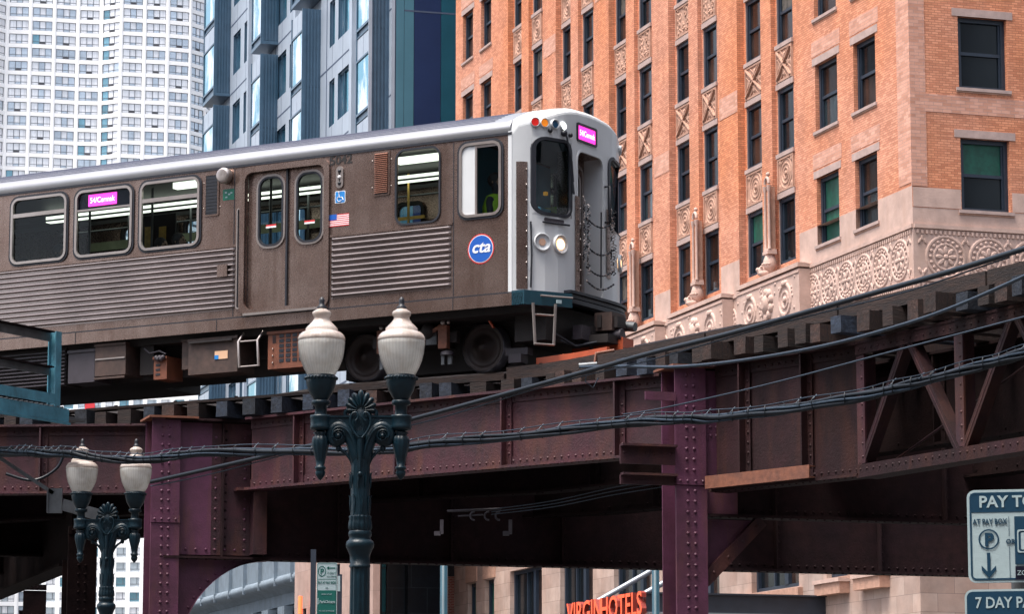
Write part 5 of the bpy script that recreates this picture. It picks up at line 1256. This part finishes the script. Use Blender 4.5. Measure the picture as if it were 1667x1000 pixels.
# underbody
m = MB(); m.bx(CARL, .25, -1.25, 1.25, .72, .88, 'underbody'); m.bx(-10.2, -5.45, -.9, 0, .24, .72, 'underbody'); m.bx(-5.45, -3.45, -.9, 0, .42, .72, 'underbody'); m.bx(-10.2, -7.1, 0, 1.1, .27, .72, 'underbody'); m.bx(-7.1, -3.45, 0, 1.1, .47, .72, 'underbody'); m.bx(-3.3, -.3, -.55, .55, .06, .72, 'underbody'); m.bx(-.2, .3, -1.0, 1.0, .35, .72, 'underbody'); m.build('underframe', TR)
m = MB(); z_ = .22
m.bx(-9.9, -7.88, -1.28, -.9, .20, .78, 'underbody')
while z_ < .76: m.bx(-9.9, -7.88, -1.32, -1.28, z_, z_+.02, 'under_dark'); z_ += .055
m.build('resistor_grille', TR)
for x0_, x1_, z0_, z1_, mt_, y_ in ((-7.80, -7.30, .22, .72, 'under_dark', -1.33), (-7.27, -6.70, .29, .78, 'under_brown', -1.36), (-6.55, -6.30, .28, .75, 'underbody', -1.2), (-6.22, -5.98, .18, .52, 'under_orange', -1.3), (-5.72, -5.60, .3, .75, 'under_brown', -1.28), (-5.56, -4.68, .20, .73, 'under_brown', -1.34), (-4.14, -3.46, .19, .74, 'under_orange', -1.34)):
    m = MB(); m.bx(x0_, x1_, y_, -.9, z0_, z1_, mt_); m.bx(x0_-.01, x1_+.01, y_-.02, y_+.02, z1_-.04, z1_, mt_)
    if x0_ == -7.27: m.bx(x0_+.01, x1_-.01, y_-.012, y_, (z0_+z1_)/2+.0, (z0_+z1_)/2+.02, 'frame_metal'); m.bx(x0_, x1_, y_-.02, y_, z0_-.05, z0_-.02, 'under_brown')
    if x0_ == -4.14:
        for i in range(4):
            for j in range(6): m.bx(-3.94+i*.115, -3.86+i*.115, y_-.006, y_-.001, .28+j*.072, .33+j*.072, 'rubber')
        for j in range(6): m.bx(-4.06, -4.0, y_-.006, y_-.001, .57+.02*j, .58+.02*j, 'rubber')
        for j in range(3): m.ball((-4.05, y_-.01, .28+.1*j), .014, 'frame_metal', 6, 4)
    if x0_ == -5.56: m.bx(-5.08, -4.85, y_-.008, y_-.002, .40, .52, 'sticker'); m.bx(-5.08, -5.01, y_-.012, y_-.009, .40, .46, 'decal_blue'); m.bx(-5.53, -4.75, y_-.05, y_-.02, .66, .69, 'underbody')
    if x0_ == -6.22:
        for j in range(5): m.ball((-6.15+.03*j, y_-.03, .50-.02*(j % 2)), .04, 'under_dark', 6, 5)
        m.tube([V(-6.4, y_, .66), V(-6.3, y_, .58), V(-6.1, y_-.02, .60), V(-6.0, y_, .55)], .014, 'under_dark')
        for j in range(3): m.bx(-6.18, -6.1, y_-.006, y_-.001, .24+.07*j, .27+.07*j, 'rubber')
    m.build('equipment_box', TR)
m = MB()
for x_ in (-4.60, -4.26): m.tube([V(x_, -1.30, .76), V(x_-.01, -1.42, .62), V(x_, -1.40, .24)], .020, 'frame_metal')
for z_ in (.62, .25): m.tube([V(-4.60, -1.40, z_), V(-4.26, -1.40, z_)], .013, 'frame_metal')
m.build('step_ladder', TR)
# truck and wheels
TKx = (-.86, -2.84)
for x_ in TKx + (-10.9, -12.9):
    for sd_ in (-1, 1):
        m = MB(); yo = sd_*.70; mx = Matrix.Scale(sd_, 3, V(0, 1, 0))
        o = None
        m.lathe([(0, .10), (.05, .10), (.07, .06), (.12, .05), (.15, .02), (.24, .0), (.27, .03), (.30, .05), (.335, .05)], 'wheel_steel', (x_, yo, .345 if x_ > -5 else .23), 36, 'y', mx=mx); o = m.build('wheel', TR)
        m = MB(); m.lathe([(.335, .05), (.345, .045), (.345, -.05), (.375, -.075), (.375, -.10), (.33, -.10)], 'tread_steel', (x_, yo, .345 if x_ > -5 else .23), 36, 'y', mx=mx); m.lathe([(.0, -.09), (.33, -.09)], 'wheel_steel', (x_, yo, .345 if x_ > -5 else .23), 36, 'y', mx=mx); m.build('tread', o)
m = MB(); y_ = -.95
m.beam(V(-2.55, y_, .50), V(-1.15, y_, .50), .10, .16, 'underbody'); m.bx(-2.25, -1.45, -1.05, 1.05, .40, .62, 'underbody')
for x_ in (-1.33, -2.36): m.bx(x_-.07, x_+.07, y_-.14, y_-.05, .33, .66, 'rust_orange'); m.ball((x_, y_-.12, .70), .04, 'frame_metal', 7, 5); m.ball((x_+.09, y_-.12, .70), .03, 'frame_metal', 7, 5); m.lathe([(.10, 0), (.09, .05), (.03, .07)], 'under_dark', (x_+.06, y_-.1, .23), 10); m.bx(x_-.03, x_+.02, y_-.12, y_-.08, .10, .24, 'galvanised'); m.bx(x_+.08, x_+.14, y_-.12, y_-.08, .10, .24, 'galvanised')
m.beam(V(-1.65, y_-.1, .52), V(-1.36, y_-.1, .66), .05, .05, 'rust_orange'); m.beam(V(-2.3, y_-.1, .62), V(-1.9, y_-.1, .60), .05, .05, 'rust_orange')
m.ball((-1.6, y_-.05, .60), .13, 'underbody', 9, 7); m.ball((-2.15, y_-.05, .58), .13, 'underbody', 9, 7); m.bx(-1.62, -1.45, y_-.1, y_-.02, .40, .52, 'galvanised'); m.build('truck_frame', TR)
m = MB(); m.bx(-.40, -.05, -.9, -.75, .18, .28, 'under_dark'); m.bx(-.3, -.1, -1.0, -.8, .06, .18, 'under_dark'); m.build('brake_gear', TR)
m = MB(); m.beam(V(-.55, -1.1, .66), V(-.48, -1.1, .56), .02, .05, 'safety_orange', up=(0, 1, 0)); m.build('orange_lever', TR)
# interior
m = MB(); m.bx(CARL+.1, -.1, -1.36, 1.36, 1.04, 1.09, 'interior_dark'); m.bx(CARL+.1, -.95, -1.35, 1.35, 3.30, 3.34, 'interior')
m.bx(-.98, -.94, -1.35, 1.35, 1.09, 3.3, 'cloth_teal'); m.bx(CARL+.05, CARL+.1, -1.35, 1.35, 1.0, 3.3, 'interior_dark'); m.build('floor_and_ceiling', TR)  # teal cab back wall stands in for the reflection in the cab glass
for y_, xa, xb, z_ in ((.35, -9.6, -1.2, 3.12), (-.75, -2.3, -1.2, 3.14), (-.6, -6.4, -5.2, 3.2)):
    m = MB(); m.bx(xa, xb, y_-.06, y_+.06, z_, z_+.09, 'light_strip'); m.build('interior_light', TR)
m = MB()
for x_ in (-8.1, -6.9, -5.4, -4.7, -2.9, -1.55):
    for y_ in (-.5, .5): m.tube([V(x_, y_, 1.09), V(x_, y_, 3.28)], .02, 'brass_pole' if x_ in (-1.55, -2.9) else 'galvanised', 8)
for y_ in (-.55, .55): m.tube([V(-9.5, y_, 2.95), V(-1.2, y_, 2.95)], .016, 'galvanised', 8)
m.build('grab_poles', TR)
for k, x_ in enumerate((-8.9, -8.0, -7.1, -6.3, -5.5, -2.3, -1.5)):
    for sd_ in (-1, 1):
        m = MB(); m.bx(x_-.22, x_+.22, sd_*.85-.42, sd_*.85+.42, 1.45, 1.54, 'seat_blue'); m.bx(x_-.27, x_-.20, sd_*.85-.42, sd_*.85+.42, 1.5, 2.02, 'seat_blue'); m.bx(x_-.1, x_+.1, sd_*.85-.3, sd_*.85+.3, 1.09, 1.45, 'interior_dark'); m.build('seat', TR)
m = MB(); m.bx(-7.15, -7.0, -.35, -.34, 2.0, 2.72, 'poster'); m.bx(-6.88, -6.75, -.35, -.34, 2.0, 2.7, 'poster'); m.bx(-7.5, -6.6, -.30, -.28, 1.1, 2.9, 'interior_dark'); m.build('poster_panel', TR)
for q_ in ((-1.8, -.99, 2.62, 2.82, 'poster'), (-9.5, -5, 2.78, 2.92, 'poster_pale'), (-1.8, -.99, 2.95, 3.05, 'poster_pale'), (-4.4, -3.1, 2.75, 2.80, 'poster')): m = MB(); m.bx(q_[0], q_[1], 1.28, 1.30, q_[2], q_[3], q_[4]); m.build('advert_strip', TR)
# cab
m = MB(); m.bx(.05, .25, -1.15, -.6, 1.9, 2.15, 'interior_dark'); m.bx(-.1, .05, -1.2, -.3, 1.1, 2.1, 'interior_dark'); m.tube([V(.1, -1.05, 2.55), V(.1, -1.05, 2.6)], .03, 'lens_red'); m.tube([V(.1, -1.05, 2.68), V(.1, -1.05, 2.72)], .03, 'lens_red'); m.bx(.12, .17, -.75, -.70, 2.45, 2.5, 'lens_amber'); m.bx(.1, .3, -1.18, -.85, 2.13, 2.2, 'teal_steel'); m.bx(.1, .32, -.78, -.72, 2.13, 2.26, 'poster'); m.build('cab_console', TR)

# ------------------------------------------------------------------ people in the train
def person(label, loc, rz, cloth, vest=None, stand=False):
    T = thing('person', label, 'person', loc, rz)
    # joints: pelvis first; local +x is forward
    J = [((0, 0, .10), .15), ((.0, 0, .32), .145), ((0, 0, .50), .155), ((.0, 0, .60), .06), ((.01, 0, .68), .052), ((.015, 0, .76), .085), ((.02, 0, .84), .088), ((.01, 0, .90), .05)]
    Ed = [(i, i+1) for i in range(len(J)-1)]
    def add(p, r, par): J.append((p, r)); Ed.append((par, len(J)-1)); return len(J)-1
    for s in (-1, 1):
        a = add((0, s*.17, .53), .065, 2); b = add((.05, s*.22, .28), .046, a); c = add((.26, s*.16, .18), .036, b); add((.34, s*.13, .17), .028, c)
        if stand: a = add((0, s*.10, -.0), .09, 0); b = add((.02, s*.10, -.38), .06, a); c = add((0, s*.10, -.78), .042, b); add((.14, s*.11, -.82), .035, c)
        else: a = add((.08, s*.10, .06), .085, 0); b = add((.44, s*.11, .06), .062, a); c = add((.44, s*.11, -.33), .045, b); add((.56, s*.12, -.37), .035, c)
    me = bpy.data.meshes.new('body'); me.from_pydata([j[0] for j in J], Ed, []); me.materials.append(MATS[cloth])
    o = bpy.data.objects.new('body', me); COL.objects.link(o); o.parent = T
    sk = o.modifiers.new('s', 'SKIN'); sk.use_smooth_shade = True
    for i, j in enumerate(J): me.skin_vertices[0].data[i].radius = (j[1], j[1])
    me.skin_vertices[0].data[0].use_root = True
    o.modifiers.new('ss', 'SUBSURF').levels = 1
    m = MB(); m.ball((.018, 0, .815), .098, 'skin', 14, 10, (.95, .80, 1.18)); m.ball((.118, 0, .80), .018, 'skin', 6, 5, (1, .7, 1.3))
    for s in (-1, 1): m.ball((.105, s*.032, .835), .012, 'hair', 6, 5); m.ball((.0, s*.083, .81), .022, 'skin', 6, 5, (.7, .4, 1.2))
    m.ball((.10, 0, .76), .022, 'hair', 6, 5, (.5, 1.1, .25)); m.build('head', T)
    m = MB(); m.ball((-.01, 0, .845), .108, 'hair', 14, 9, (1.0, .9, 1.05)); m.build('hair', T)
    if vest:
        m = MB(); m.lathe([(.19, .08), (.20, .3), (.21, .45), (.15, .60), (.09, .63)], vest, (0, 0, 0), 20, mx=Matrix.Diagonal((.85, 1.05, 1))); m.build('vest', T)
    return T
rzt = math.atan2(TD.y, TD.x)
def tl(x, y, z): return (P0 + TN*(1.42+y) + TD*x + V(0, 0, RAIL+z)).to_tuple()
person('seated passenger with dark hair in the leftmost train window', tl(-8.48, -.75, 1.56), rzt, 'cloth_dark')
person('passenger in teal coat at the left corner of the leftmost window', tl(-9.0, -.95, 1.36), rzt, 'cloth_teal')
person('seated passenger with dark hair low in the third train window', tl(-6.17, -.8, 1.52), rzt, 'cloth_dark')
person('passenger behind another at the left side of the third train window', tl(-6.50, -.8, 1.48), rzt, 'cloth_dark')
person('train driver in a high visibility vest inside the cab side window', tl(-.50, -1.02, 1.84), rzt, 'cloth_dark', 'hi_vis', True)

# ------------------------------------------------------------------ ornate double lamp posts
def lamp_post(label, X, Y, zb, rz=0.):
    s = 27/5060.0          # metres per photograph pixel at the near lamp
    T = thing('street_lamp', label, 'lamp', (X, Y, zb), rz, 'ornate twin globe street lamps')
    zz = lambda py: EYE + (1279-py)*27/5060.0 + 0.0*py       # height of a feature read at the near lamp
    Z = lambda py: zz(py) - .15
    I = 'lamp_iron'
    m = MB(); m.lathe([(.36, .0), (.36, .12), (.30, .18), (.28, .5), (.22, .62), (.20, .9), (.16, 1.0), (.12, 1.1)], I, n=32)
    m.lathe([(.12, 1.1), (.10, 1.6), (16.5*s, Z(1000)), (15.8*s, Z(925))], I, n=60, flute=(12, .10))
    m.lathe([(17.5*s, Z(925)), (17.5*s, Z(921)), (16*s, Z(920)), (17*s, Z(905)), (20.5*s, Z(896)), (23*s, Z(892)), (23.5*s, Z(887)), (22*s, Z(882)), (19*s, Z(880))], I, n=40, flute=(20, .03))
    m.lathe([(19*s, Z(880)), (17.5*s, Z(876)), (19*s, Z(873)), (19.5*s, Z(868)), (18*s, Z(865))], I, n=32)
    m.lathe([(18*s, Z(865)), (20*s, Z(860)), (19.5*s, Z(852)), (18*s, Z(845)), (19*s, Z(842)), (18*s, Z(840))], I, n=60, flute=(15, .10))
    m.lathe([(16.5*s, Z(840)), (16*s, Z(800)), (15.5*s, Z(760)), (15*s, Z(745)), (13*s, Z(730)), (12*s, Z(700)), (9*s, Z(680)), (6*s, Z(665))], I, n=60, flute=(16, .05))
    # leaf relief up the shaft
    for k in range(8):
        a = 2*PI*k/8 + .2
        for j, (p0, p1) in enumerate(((835, 806), (795, 768))):
            r = (16.5+j*.6)*s; a2 = a + j*.39; pts = [V(r*math.cos(a2+t*.10*math.sin(t*3)), r*math.sin(a2+t*.10*math.sin(t*3)), Z(p0+(p1-p0)*t)) for t in (0, .3, .6, .85, 1)]
            pts[-1] = pts[-1]*1.0 + V(math.cos(a2), math.sin(a2), 0)*.015
            m.tube(pts, .01, I, 5, rs=[.003, .009, .011, .008, .003])
    m.ball((0, -18*s, Z(772)), .022, I, 8, 6)
    m.build('post', T)
    # bracket with scrolls and palmette
    m = MB(); ax = 66.5*s
    for sd_ in (-1, 1):
        P_ = catmull([V(sd_*x*s, -.01, Z(y)) for x, y in ((3, 770), (6, 745), (12, 722), (20, 703), (30, 692), (41, 691), (49, 699), (50, 710), (44, 719), (35, 719), (30, 712), (31, 704), (38, 702))], 5); n_ = len(P_)
        m.tube(P_, .03, I, 8, rs=[(.070-.046*min(1, i/n_*1.15))*(.6+.4*min(1, i/6)) for i in range(n_)])
        m.tube(catmull([V(sd_*x*s, -.075, Z(y)) for x, y in ((5, 745), (11, 721), (20, 702), (31, 694), (41, 695), (46, 702), (46, 711))], 5), .008, I, 6)
        m.lathe([(0, -.045), (14*s, -.045), (15.5*s, .0), (14*s, .045), (0, .045)], I, (sd_*36.5*s, 0, Z(708)), 20, 'y')
        m.tube([V(sd_*36.5*s+11*s*math.cos(R(a_))*(1-a_/900), -.05, Z(708)+11*s*math.sin(R(a_))*(1-a_/900)) for a_ in range(0, 700, 25)], .010, I, 6)
        m.ball((sd_*36.5*s, -.06, Z(708)), 4*s, I, 8, 6)
        m.tube(catmull([V(sd_*x*s, 0, Z(y)) for x, y in ((10, 765), (16, 748), (24, 737), (33, 730), (37, 722))], 4), .016, I, 6)
        m.ball((sd_*37*s, 0, Z(728)), 4.5*s, I, 8, 6, (1, 1, 1.4))
        m.tube(catmull([V(sd_*x*s, -.085, Z(y)) for x, y in ((3, 712), (12, 700), (17, 686), (14, 673), (7, 670), (4, 678), (8, 684)) ], 5), .012, I, 6)
        m.tube(catmull([V(sd_*x*s, -.03, Z(y)) for x, y in ((18, 700), (26, 690), (31, 684), (36, 682))], 4), .020, I, 6)
        m.tube(catmull([V(sd_*x*s, -.03, Z(y)) for x, y in ((14, 690), (22, 680), (26, 672), (24, 665))], 4), .018, I, 6, rs=None)
    prof = [(15, 770), (15, 748), (15, 728), (17, 712), (20, 700), (24, 690), (24, 680), (18, 668), (11, 660), (8, 655)]
    rows = []
    for r_, y_ in prof: rows.append([V(r_*s*math.cos(2*PI*k/24), min(r_, 17)*s*.62*math.sin(2*PI*k/24), Z(y_)) for k in range(24)])
    m.grid(rows, I, True, False, True)
    for k in range(9):
        a = R(-88 + 22*k); L_ = (35 - 10*abs(k-4)/4)*s; c = V(0, -.02, Z(666)); d = V(math.sin(a), 0, math.cos(a))
        m.tube([c + d*L_*t + V(0, -.02*math.sin(t*3), 0) for t in (0, .25, .5, .75, .93, 1)], .01, I, 7, rs=[.010, .016, .022, .030, .022, .004])
        m.tube([c + d*L_*t + V(0, -.045, 0) for t in (.3, .9)], .006, I, 5)
    m.ball((0, -.02, Z(664)), 7*s, I, 10, 7, (1, .7, 1)); m.bx(-6*s, 6*s, -15*s, -5*s, Z(708), Z(700), I); m.bx(-7*s, 7*s, -16*s, -5*s, Z(712), Z(709), I); m.tube([V(0, -.085, Z(714)), V(0, -.10, Z(765))], .015, I, 6, rs=[.030, .006]); m.build('scroll_bracket', T)
    m = MB(); m.bx(-ax+.03, ax-.03, -8.5*s, 8.5*s, Z(694), Z(676), I); m.bx(-ax+.03, ax-.03, -10*s, 10*s, Z(677), Z(674), I); m.bx(-ax+.03, ax-.03, -9.5*s, 9.5*s, Z(696), Z(693.5), I)
    for sd_ in (-1, 1):
        m.lathe([(0, Z(673)), (17.5*s, Z(673)), (18*s, Z(676)), (17*s, Z(679)), (17*s, Z(690)), (18*s, Z(693)), (17*s, Z(696)), (11*s, Z(699)), (0, Z(699))], I, (sd_*ax, 0, 0), 28)
    m.build('arm', T)
    for sd_ in (-1, 1):
        c = (sd_*ax, 0, 0)
        m = MB(); m.lathe([(11*s, Z(673)), (10*s, Z(668)), (10*s, Z(657)), (15.5*s, Z(655)), (16*s, Z(651)), (15*s, Z(648)), (12*s, Z(647))], I, c, 32, flute=(16, .05))
        m.lathe([(12*s, Z(647)), (14*s, Z(644)), (21*s, Z(632)), (24.5*s, Z(620)), (25.5*s, Z(612)), (24.5*s, Z(609)), (24*s, Z(606)), (22*s, Z(605))], I, c, 32)
        for k in range(26): a = 2*PI*k/26; m.ball((c[0]+26*s*math.cos(a), 26*s*math.sin(a), Z(611)), 2.6*s, I, 6, 4)
        cup = m.build('fixture_cup', T)
        m = MB(); prof = [(22.5, 606), (25.5, 601), (30, 592), (34.5, 581), (37.5, 568), (39, 556), (39.3, 550), (38.6, 548)]
        m.lathe([(r*s, Z(p)) for r, p in prof], 'lamp_refractor', c, 48)
        m.lathe([(r*s, Z(p)) for r, p in ((38.6, 548), (39.8, 546.5), (39.5, 543), (37, 538), (32.5, 534), (28, 532.5), (27, 531), (27, 527.5), (24, 524), (18, 518), (13.5, 512), (12.8, 508.5), (15.5, 505), (16, 501), (14.5, 498.5), (9, 495), (6.5, 493))], 'lamp_globe', c, 48)
        gl = m.build('globe', T)
        m = MB(); m.lathe([(r*s, Z(p)) for r, p in ((8, 494), (8.5, 491), (5, 488), (4.2, 484), (4.8, 480), (3.5, 476), (0, 473))], 'rubber', c, 12); m.build('finial', gl)
        m = MB(); m.lathe([(6*s, Z(699)), (13*s, Z(702)), (9*s, Z(706)), (13*s, Z(709)), (14.5*s, Z(715)), (14*s, Z(724)), (10.5*s, Z(738)), (8*s, Z(748))], I, c, 40, flute=(10, .10))
        m.lathe([(8*s, Z(748)), (6.5*s, Z(757)), (9*s, Z(759)), (9*s, Z(762)), (7*s, Z(764)), (8.5*s, Z(768)), (7.5*s, Z(773)), (3*s, Z(779)), (0, Z(781))], I, c, 20); m.build('drop_finial', T)
    return T
L1 = lamp_post('near double globe lamp post of dark iron in front of the train', (583-833.5)/5060*27, 27, .15)
L2p = copy_tree(L1); L2p.location = ((167-833.5)/5060*40.3, 40.3, .37); L2p['label'] = 'farther smaller double globe lamp post beside the left purple column'

# ------------------------------------------------------------------ signs
def sign_text(mb, F, s, u, z, size, mt_, d=.006, bold=0., sx=1.): add_text(mb, text_mb(s, '', size, .002, bold, sx=sx), F, u, z, d, mt_)
# large parking signs, right edge
rs_ = R(24)
SG = thing('parking_sign', 'large navy and white pay to park sign at the lower right', 'sign', (at_px(1577, 955, 12).x, 12, 0), -rs_*.55)
FSg = (V(0, 0, 0), V(1, 0, 0), V(0, -1, 0)); fs = lambda u, z, d: V(u, -d, z)
z1 = at_px(1577, 799, 12).z; z0 = at_px(1577, 950, 12).z; W_ = .52
m = MB(); pts = rrect(0, W_, z0, z1, .03)
m.face([fs(*p, 0.0) for p in pts], 'sign_white'); m.face([fs(*p, -.02) for p in pts], 'sign_back'); m.grid([[fs(*p, dd) for p in pts] for dd in (0, -.02)], 'sign_edge', False, False, True); m.build('panel', SG)
m = MB(); rframe(m, fs, .010, W_-.010, z0+.010, z1-.010, .022, .007, .001, .002, 'sign_navy')
hd = z1-.010-.078; m.face([fs(.014, hd, .0015), fs(W_-.014, hd, .0015), fs(W_-.014, z1-.014, .0015), fs(.014, z1-.014, .0015)], 'sign_navy')
m.build('border', SG)
m = MB(); TL = text_mb
def left_text(m, s_, u, z, size, mt_, d=.003, bold=0., sx=1.): add_text(m, text_mb(s_, '', size, .001, bold, sx=sx, align='LEFT'), FSg, u, z, d, mt_)
left_text(m, 'PAY TO PARK', .046, hd+.020, .063, 'sign_white', .003, .0015)
sign_text(m, FSg, 'AT PAY BOX', .088, hd-.046, .0290, 'sign_navy', .003, .0007, sx=.80); sign_text(m, FSg, 'OR', .166, hd-.124, .025, 'sign_navy', .003, .0008)
rp_ = .040; cc, cz = .082, hd-.106
for k in range(32):
    a, b = 2*PI*k/32, 2*PI*(k+1)/32; m.face([fs(cc+rp_*math.cos(a), cz+rp_*math.sin(a), .003), fs(cc+rp_*math.cos(b), cz+rp_*math.sin(b), .003), fs(cc+(rp_-.006)*math.cos(b), cz+(rp_-.006)*math.sin(b), .003), fs(cc+(rp_-.006)*math.cos(a), cz+(rp_-.006)*math.sin(a), .003)], 'sign_navy')
sign_text(m, FSg, 'P', .083, hd-.130, .068, 'sign_navy', .003, .003)
c = .080; zt = hd-.158
m.face([fs(c-.0065, zt, .003), fs(c+.0065, zt, .003), fs(c+.0065, zt-.08, .003), fs(c-.0065, zt-.08, .003)], 'sign_navy')
for sd_ in (-1, 1): m.face([fs(c, zt-.100, .0032), fs(c+sd_*.028, zt-.068, .0032), fs(c+sd_*.028, zt-.050, .0032), fs(c, zt-.080, .0032)], 'sign_navy')
for q_ in ((-.018, -.095), (-.135, -.265)): m.face([fs(.160, hd+q_[0], .003), fs(.162, hd+q_[0], .003), fs(.162, hd+q_[1], .003), fs(.160, hd+q_[1], .003)], 'sign_navy')
m.build('lettering', SG)
m = MB(); m.face([fs(.182, hd-.205, .003), fs(.48, hd-.205, .003), fs(.48, hd-.018, .003), fs(.182, hd-.018, .003)], 'sign_navy'); m.face([fs(.182, hd-.265, .003), fs(.48, hd-.265, .003), fs(.48, hd-.212, .003), fs(.182, hd-.212, .003)], 'sign_black')
left_text(m, 'ZONE', .188, hd-.247, .026, 'sign_white', .005); rframe(m, fs, .192, .30, hd-.16, hd-.07, .008, .005, .004, .005, 'sign_white'); m.face([fs(*p, .0045) for p in rrect(.206, .286, hd-.148, hd-.082, .004)], 'sign_white'); m.build('phone_panel', SG)
SG2 = thing('parking_sign', 'navy seven day paid parking plate below the large sign', 'sign', (at_px(1570, 955, 12).x, 12.0, 0), -rs_*.55)
za = at_px(1570, 961, 12).z; zb_ = za-.22; m = MB(); pts = rrect(0, .52, zb_, za, .03); m.face([fs(*p, 0) for p in pts], 'sign_white'); m.grid([[fs(*p, dd) for p in pts] for dd in (0, -.02)], 'sign_edge', False, False, True); m.face([fs(*p, -.02) for p in pts], 'sign_back'); m.build('panel', SG2)
m = MB(); m.face([fs(*p, .0015) for p in rrect(.008, .512, zb_+.008, za-.008, .024)], 'sign_navy'); left_text(m, '7 DAY PAID', .040, za-.072, .060, 'sign_white', .003, .001, sx=.85); sign_text(m, FSg, 'PARKING', .22, za-.14, .05, 'sign_white', .003, .001); m.build('lettering', SG2)
m = MB(); m.tube([V(0, 0, 0), V(0, 0, z1-.06)], .03, 'galvanised', 10); p = at_px(1660, 900, 12.12); tag(m.build('sign_pole', None, (p.x, 12.16, 0)), 'round galvanised pole behind the large parking signs', 'pole')
# small parking sign
Ys = 34; q = at_px(515, 1000, Ys); zt_ = at_px(515, 917, Ys).z
SS = thing('parking_sign', 'small white and green pay box parking sign left of the near lamp post', 'sign', (q.x, Ys, 0), .0)
Wn = .225; zl = zt_-.66; m = MB(); pts = rrect(0, Wn, zl, zt_, .012); m.face([fs(*p, .0) for p in pts], 'sign_white'); m.grid([[fs(*p, dd) for p in pts] for dd in (0, -.01)], 'sign_edge', False, False, True); m.face([fs(*p, -.01) for p in pts], 'sign_back'); m.build('panel', SS)
m = MB(); rframe(m, fs, .008, Wn-.008, zl+.008, zt_-.008, .01, .004, .001, .002, 'sign_green'); m.face([fs(.008, zl+.008, .002), fs(Wn-.008, zl+.008, .002), fs(Wn-.008, zt_-.305, .002), fs(.008, zt_-.305, .002)], 'sign_green')
cc, cz = .058, zt_-.095
for k in range(20):
    a, b = 2*PI*k/20, 2*PI*(k+1)/20; m.face([fs(cc+.045*math.cos(a), cz+.06*math.sin(a), .003), fs(cc+.045*math.cos(b), cz+.06*math.sin(b), .003), fs(cc+.036*math.cos(b), cz+.050*math.sin(b), .003), fs(cc+.036*math.cos(a), cz+.050*math.sin(a), .003)], 'sign_green')
sign_text(m, FSg, 'P', cc, cz-.03, .085, 'sign_green', .003, .002)
m.face([fs(.125, zt_-.065, .003), fs(.205, zt_-.065, .003), fs(.205, zt_-.053, .003), fs(.125, zt_-.053, .003)], 'sign_green'); m.face([fs(.108, zt_-.059, .003), fs(.135, zt_-.08, .003), fs(.135, zt_-.038, .003)], 'sign_green')
sign_text(m, FSg, '7 DAY', .163, zt_-.125, .034, 'sign_green', .003); sign_text(m, FSg, 'PAID PARKING', .163, zt_-.158, .020, 'sign_green', .003, sx=.8); m.face([fs(.01, zt_-.185, .003), fs(.215, zt_-.185, .003), fs(.215, zt_-.179, .003), fs(.01, zt_-.179, .003)], 'sign_green')
sign_text(m, FSg, 'PAY AT PAY BOX', Wn/2, zt_-.232, .037, 'sign_green', .003, .001, sx=.70); sign_text(m, FSg, 'OR', Wn/2, zt_-.285, .02, 'sign_green', .003)
sign_text(m, FSg, 'SIGN UP AT', Wn/2, zt_-.355, .022, 'sign_white', .004); sign_text(m, FSg, 'ParkChicago', Wn/2+.008, zt_-.445, .044, 'sign_white', .004, .0008, sx=.78); m.face([fs(.012, zt_-.46, .003), fs(.022, zt_-.46, .003), fs(.022, zt_-.39, .003), fs(.012, zt_-.39, .003)], 'sign_white'); sign_text(m, FSg, 'TO PAY BY PHONE', Wn/2, zt_-.54, .022, 'sign_white', .004, sx=.9); m.build('lettering', SS)
m = MB(); m.bx(-.07, -.012, .02, .06, 0, zt_+.15, 'sign_back'); tag(m.build('sign_pole', None, (q.x, Ys, 0)), 'black square post carrying the small parking sign', 'pole')
q2 = at_px(549, 1000, 34.4); m = MB(); m.bx(0, .05, 0, .02, q2.z-.3, q2.z+.44, 'sign_back'); m.bx(0, .03, -.004, -.001, q2.z+.25, q2.z+.42, 'sign_white'); m.bx(.012, .038, .02, .05, 0, q2.z+.3, 'sign_back'); tag(m.build('street_sign', None, (q2.x, 34.4, 0)), 'narrow dark edge on sign behind the small parking sign', 'sign')

# ------------------------------------------------------------------ unseen blocks, added to cut low sky and be mirrored in metal and glass
def block(label, x, y, rz, wd, dp, ht, mt_, gl):
    T = thing('unseen_block', label, 'building', (x, y, 0), rz)
    F = (V(0, 0, 0), V(1, 0, 0), V(0, -1, 0)); m = MB(); hs = []
    nx = int(wd/4); nz = int(ht/4)
    for i in range(nx):
        for k in range(nz): hs.append((1+4*i, 3.2+4*i, 1.2+4*k, 3.4+4*k))
    wall(m, F, 0, wd, 0, ht, hs, .3, mt_); m.face([V(0, 0, ht), V(wd, 0, ht), V(wd, dp, ht), V(0, dp, ht)], mt_)
    for a, b in (((0, 0), (0, dp)), ((wd, 0), (wd, dp)), ((0, dp), (wd, dp))): m.face([V(*a, 0), V(*b, 0), V(*b, ht), V(*a, ht)], mt_)
    m.build('wall', T); m = MB()
    for h in hs: m.fbox(F, h[0], h[1], -.35, -.3, h[2], h[3], gl)
    m.build('windows', T)['kind'] = 'stuff'
block('unseen brown block added at near left to shape the train reflections', -52, -36, R(72), 60, 20, 34, 'unseen_brown', 'dark_glass')
block('unseen grey block added behind the viewer to cut low sky', 30, -22, R(180), 80, 20, 40, 'unseen_grey', 'dark_glass')
block('unseen tall brown block added far left to be mirrored in windows', -88, 128, R(28), 50, 20, 50, 'unseen_brown', 'dark_glass')
block('unseen pale block added at near right to cut sky light', 22, 62, R(-90), 70, 20, 46, 'unseen_grey', 'dark_glass')
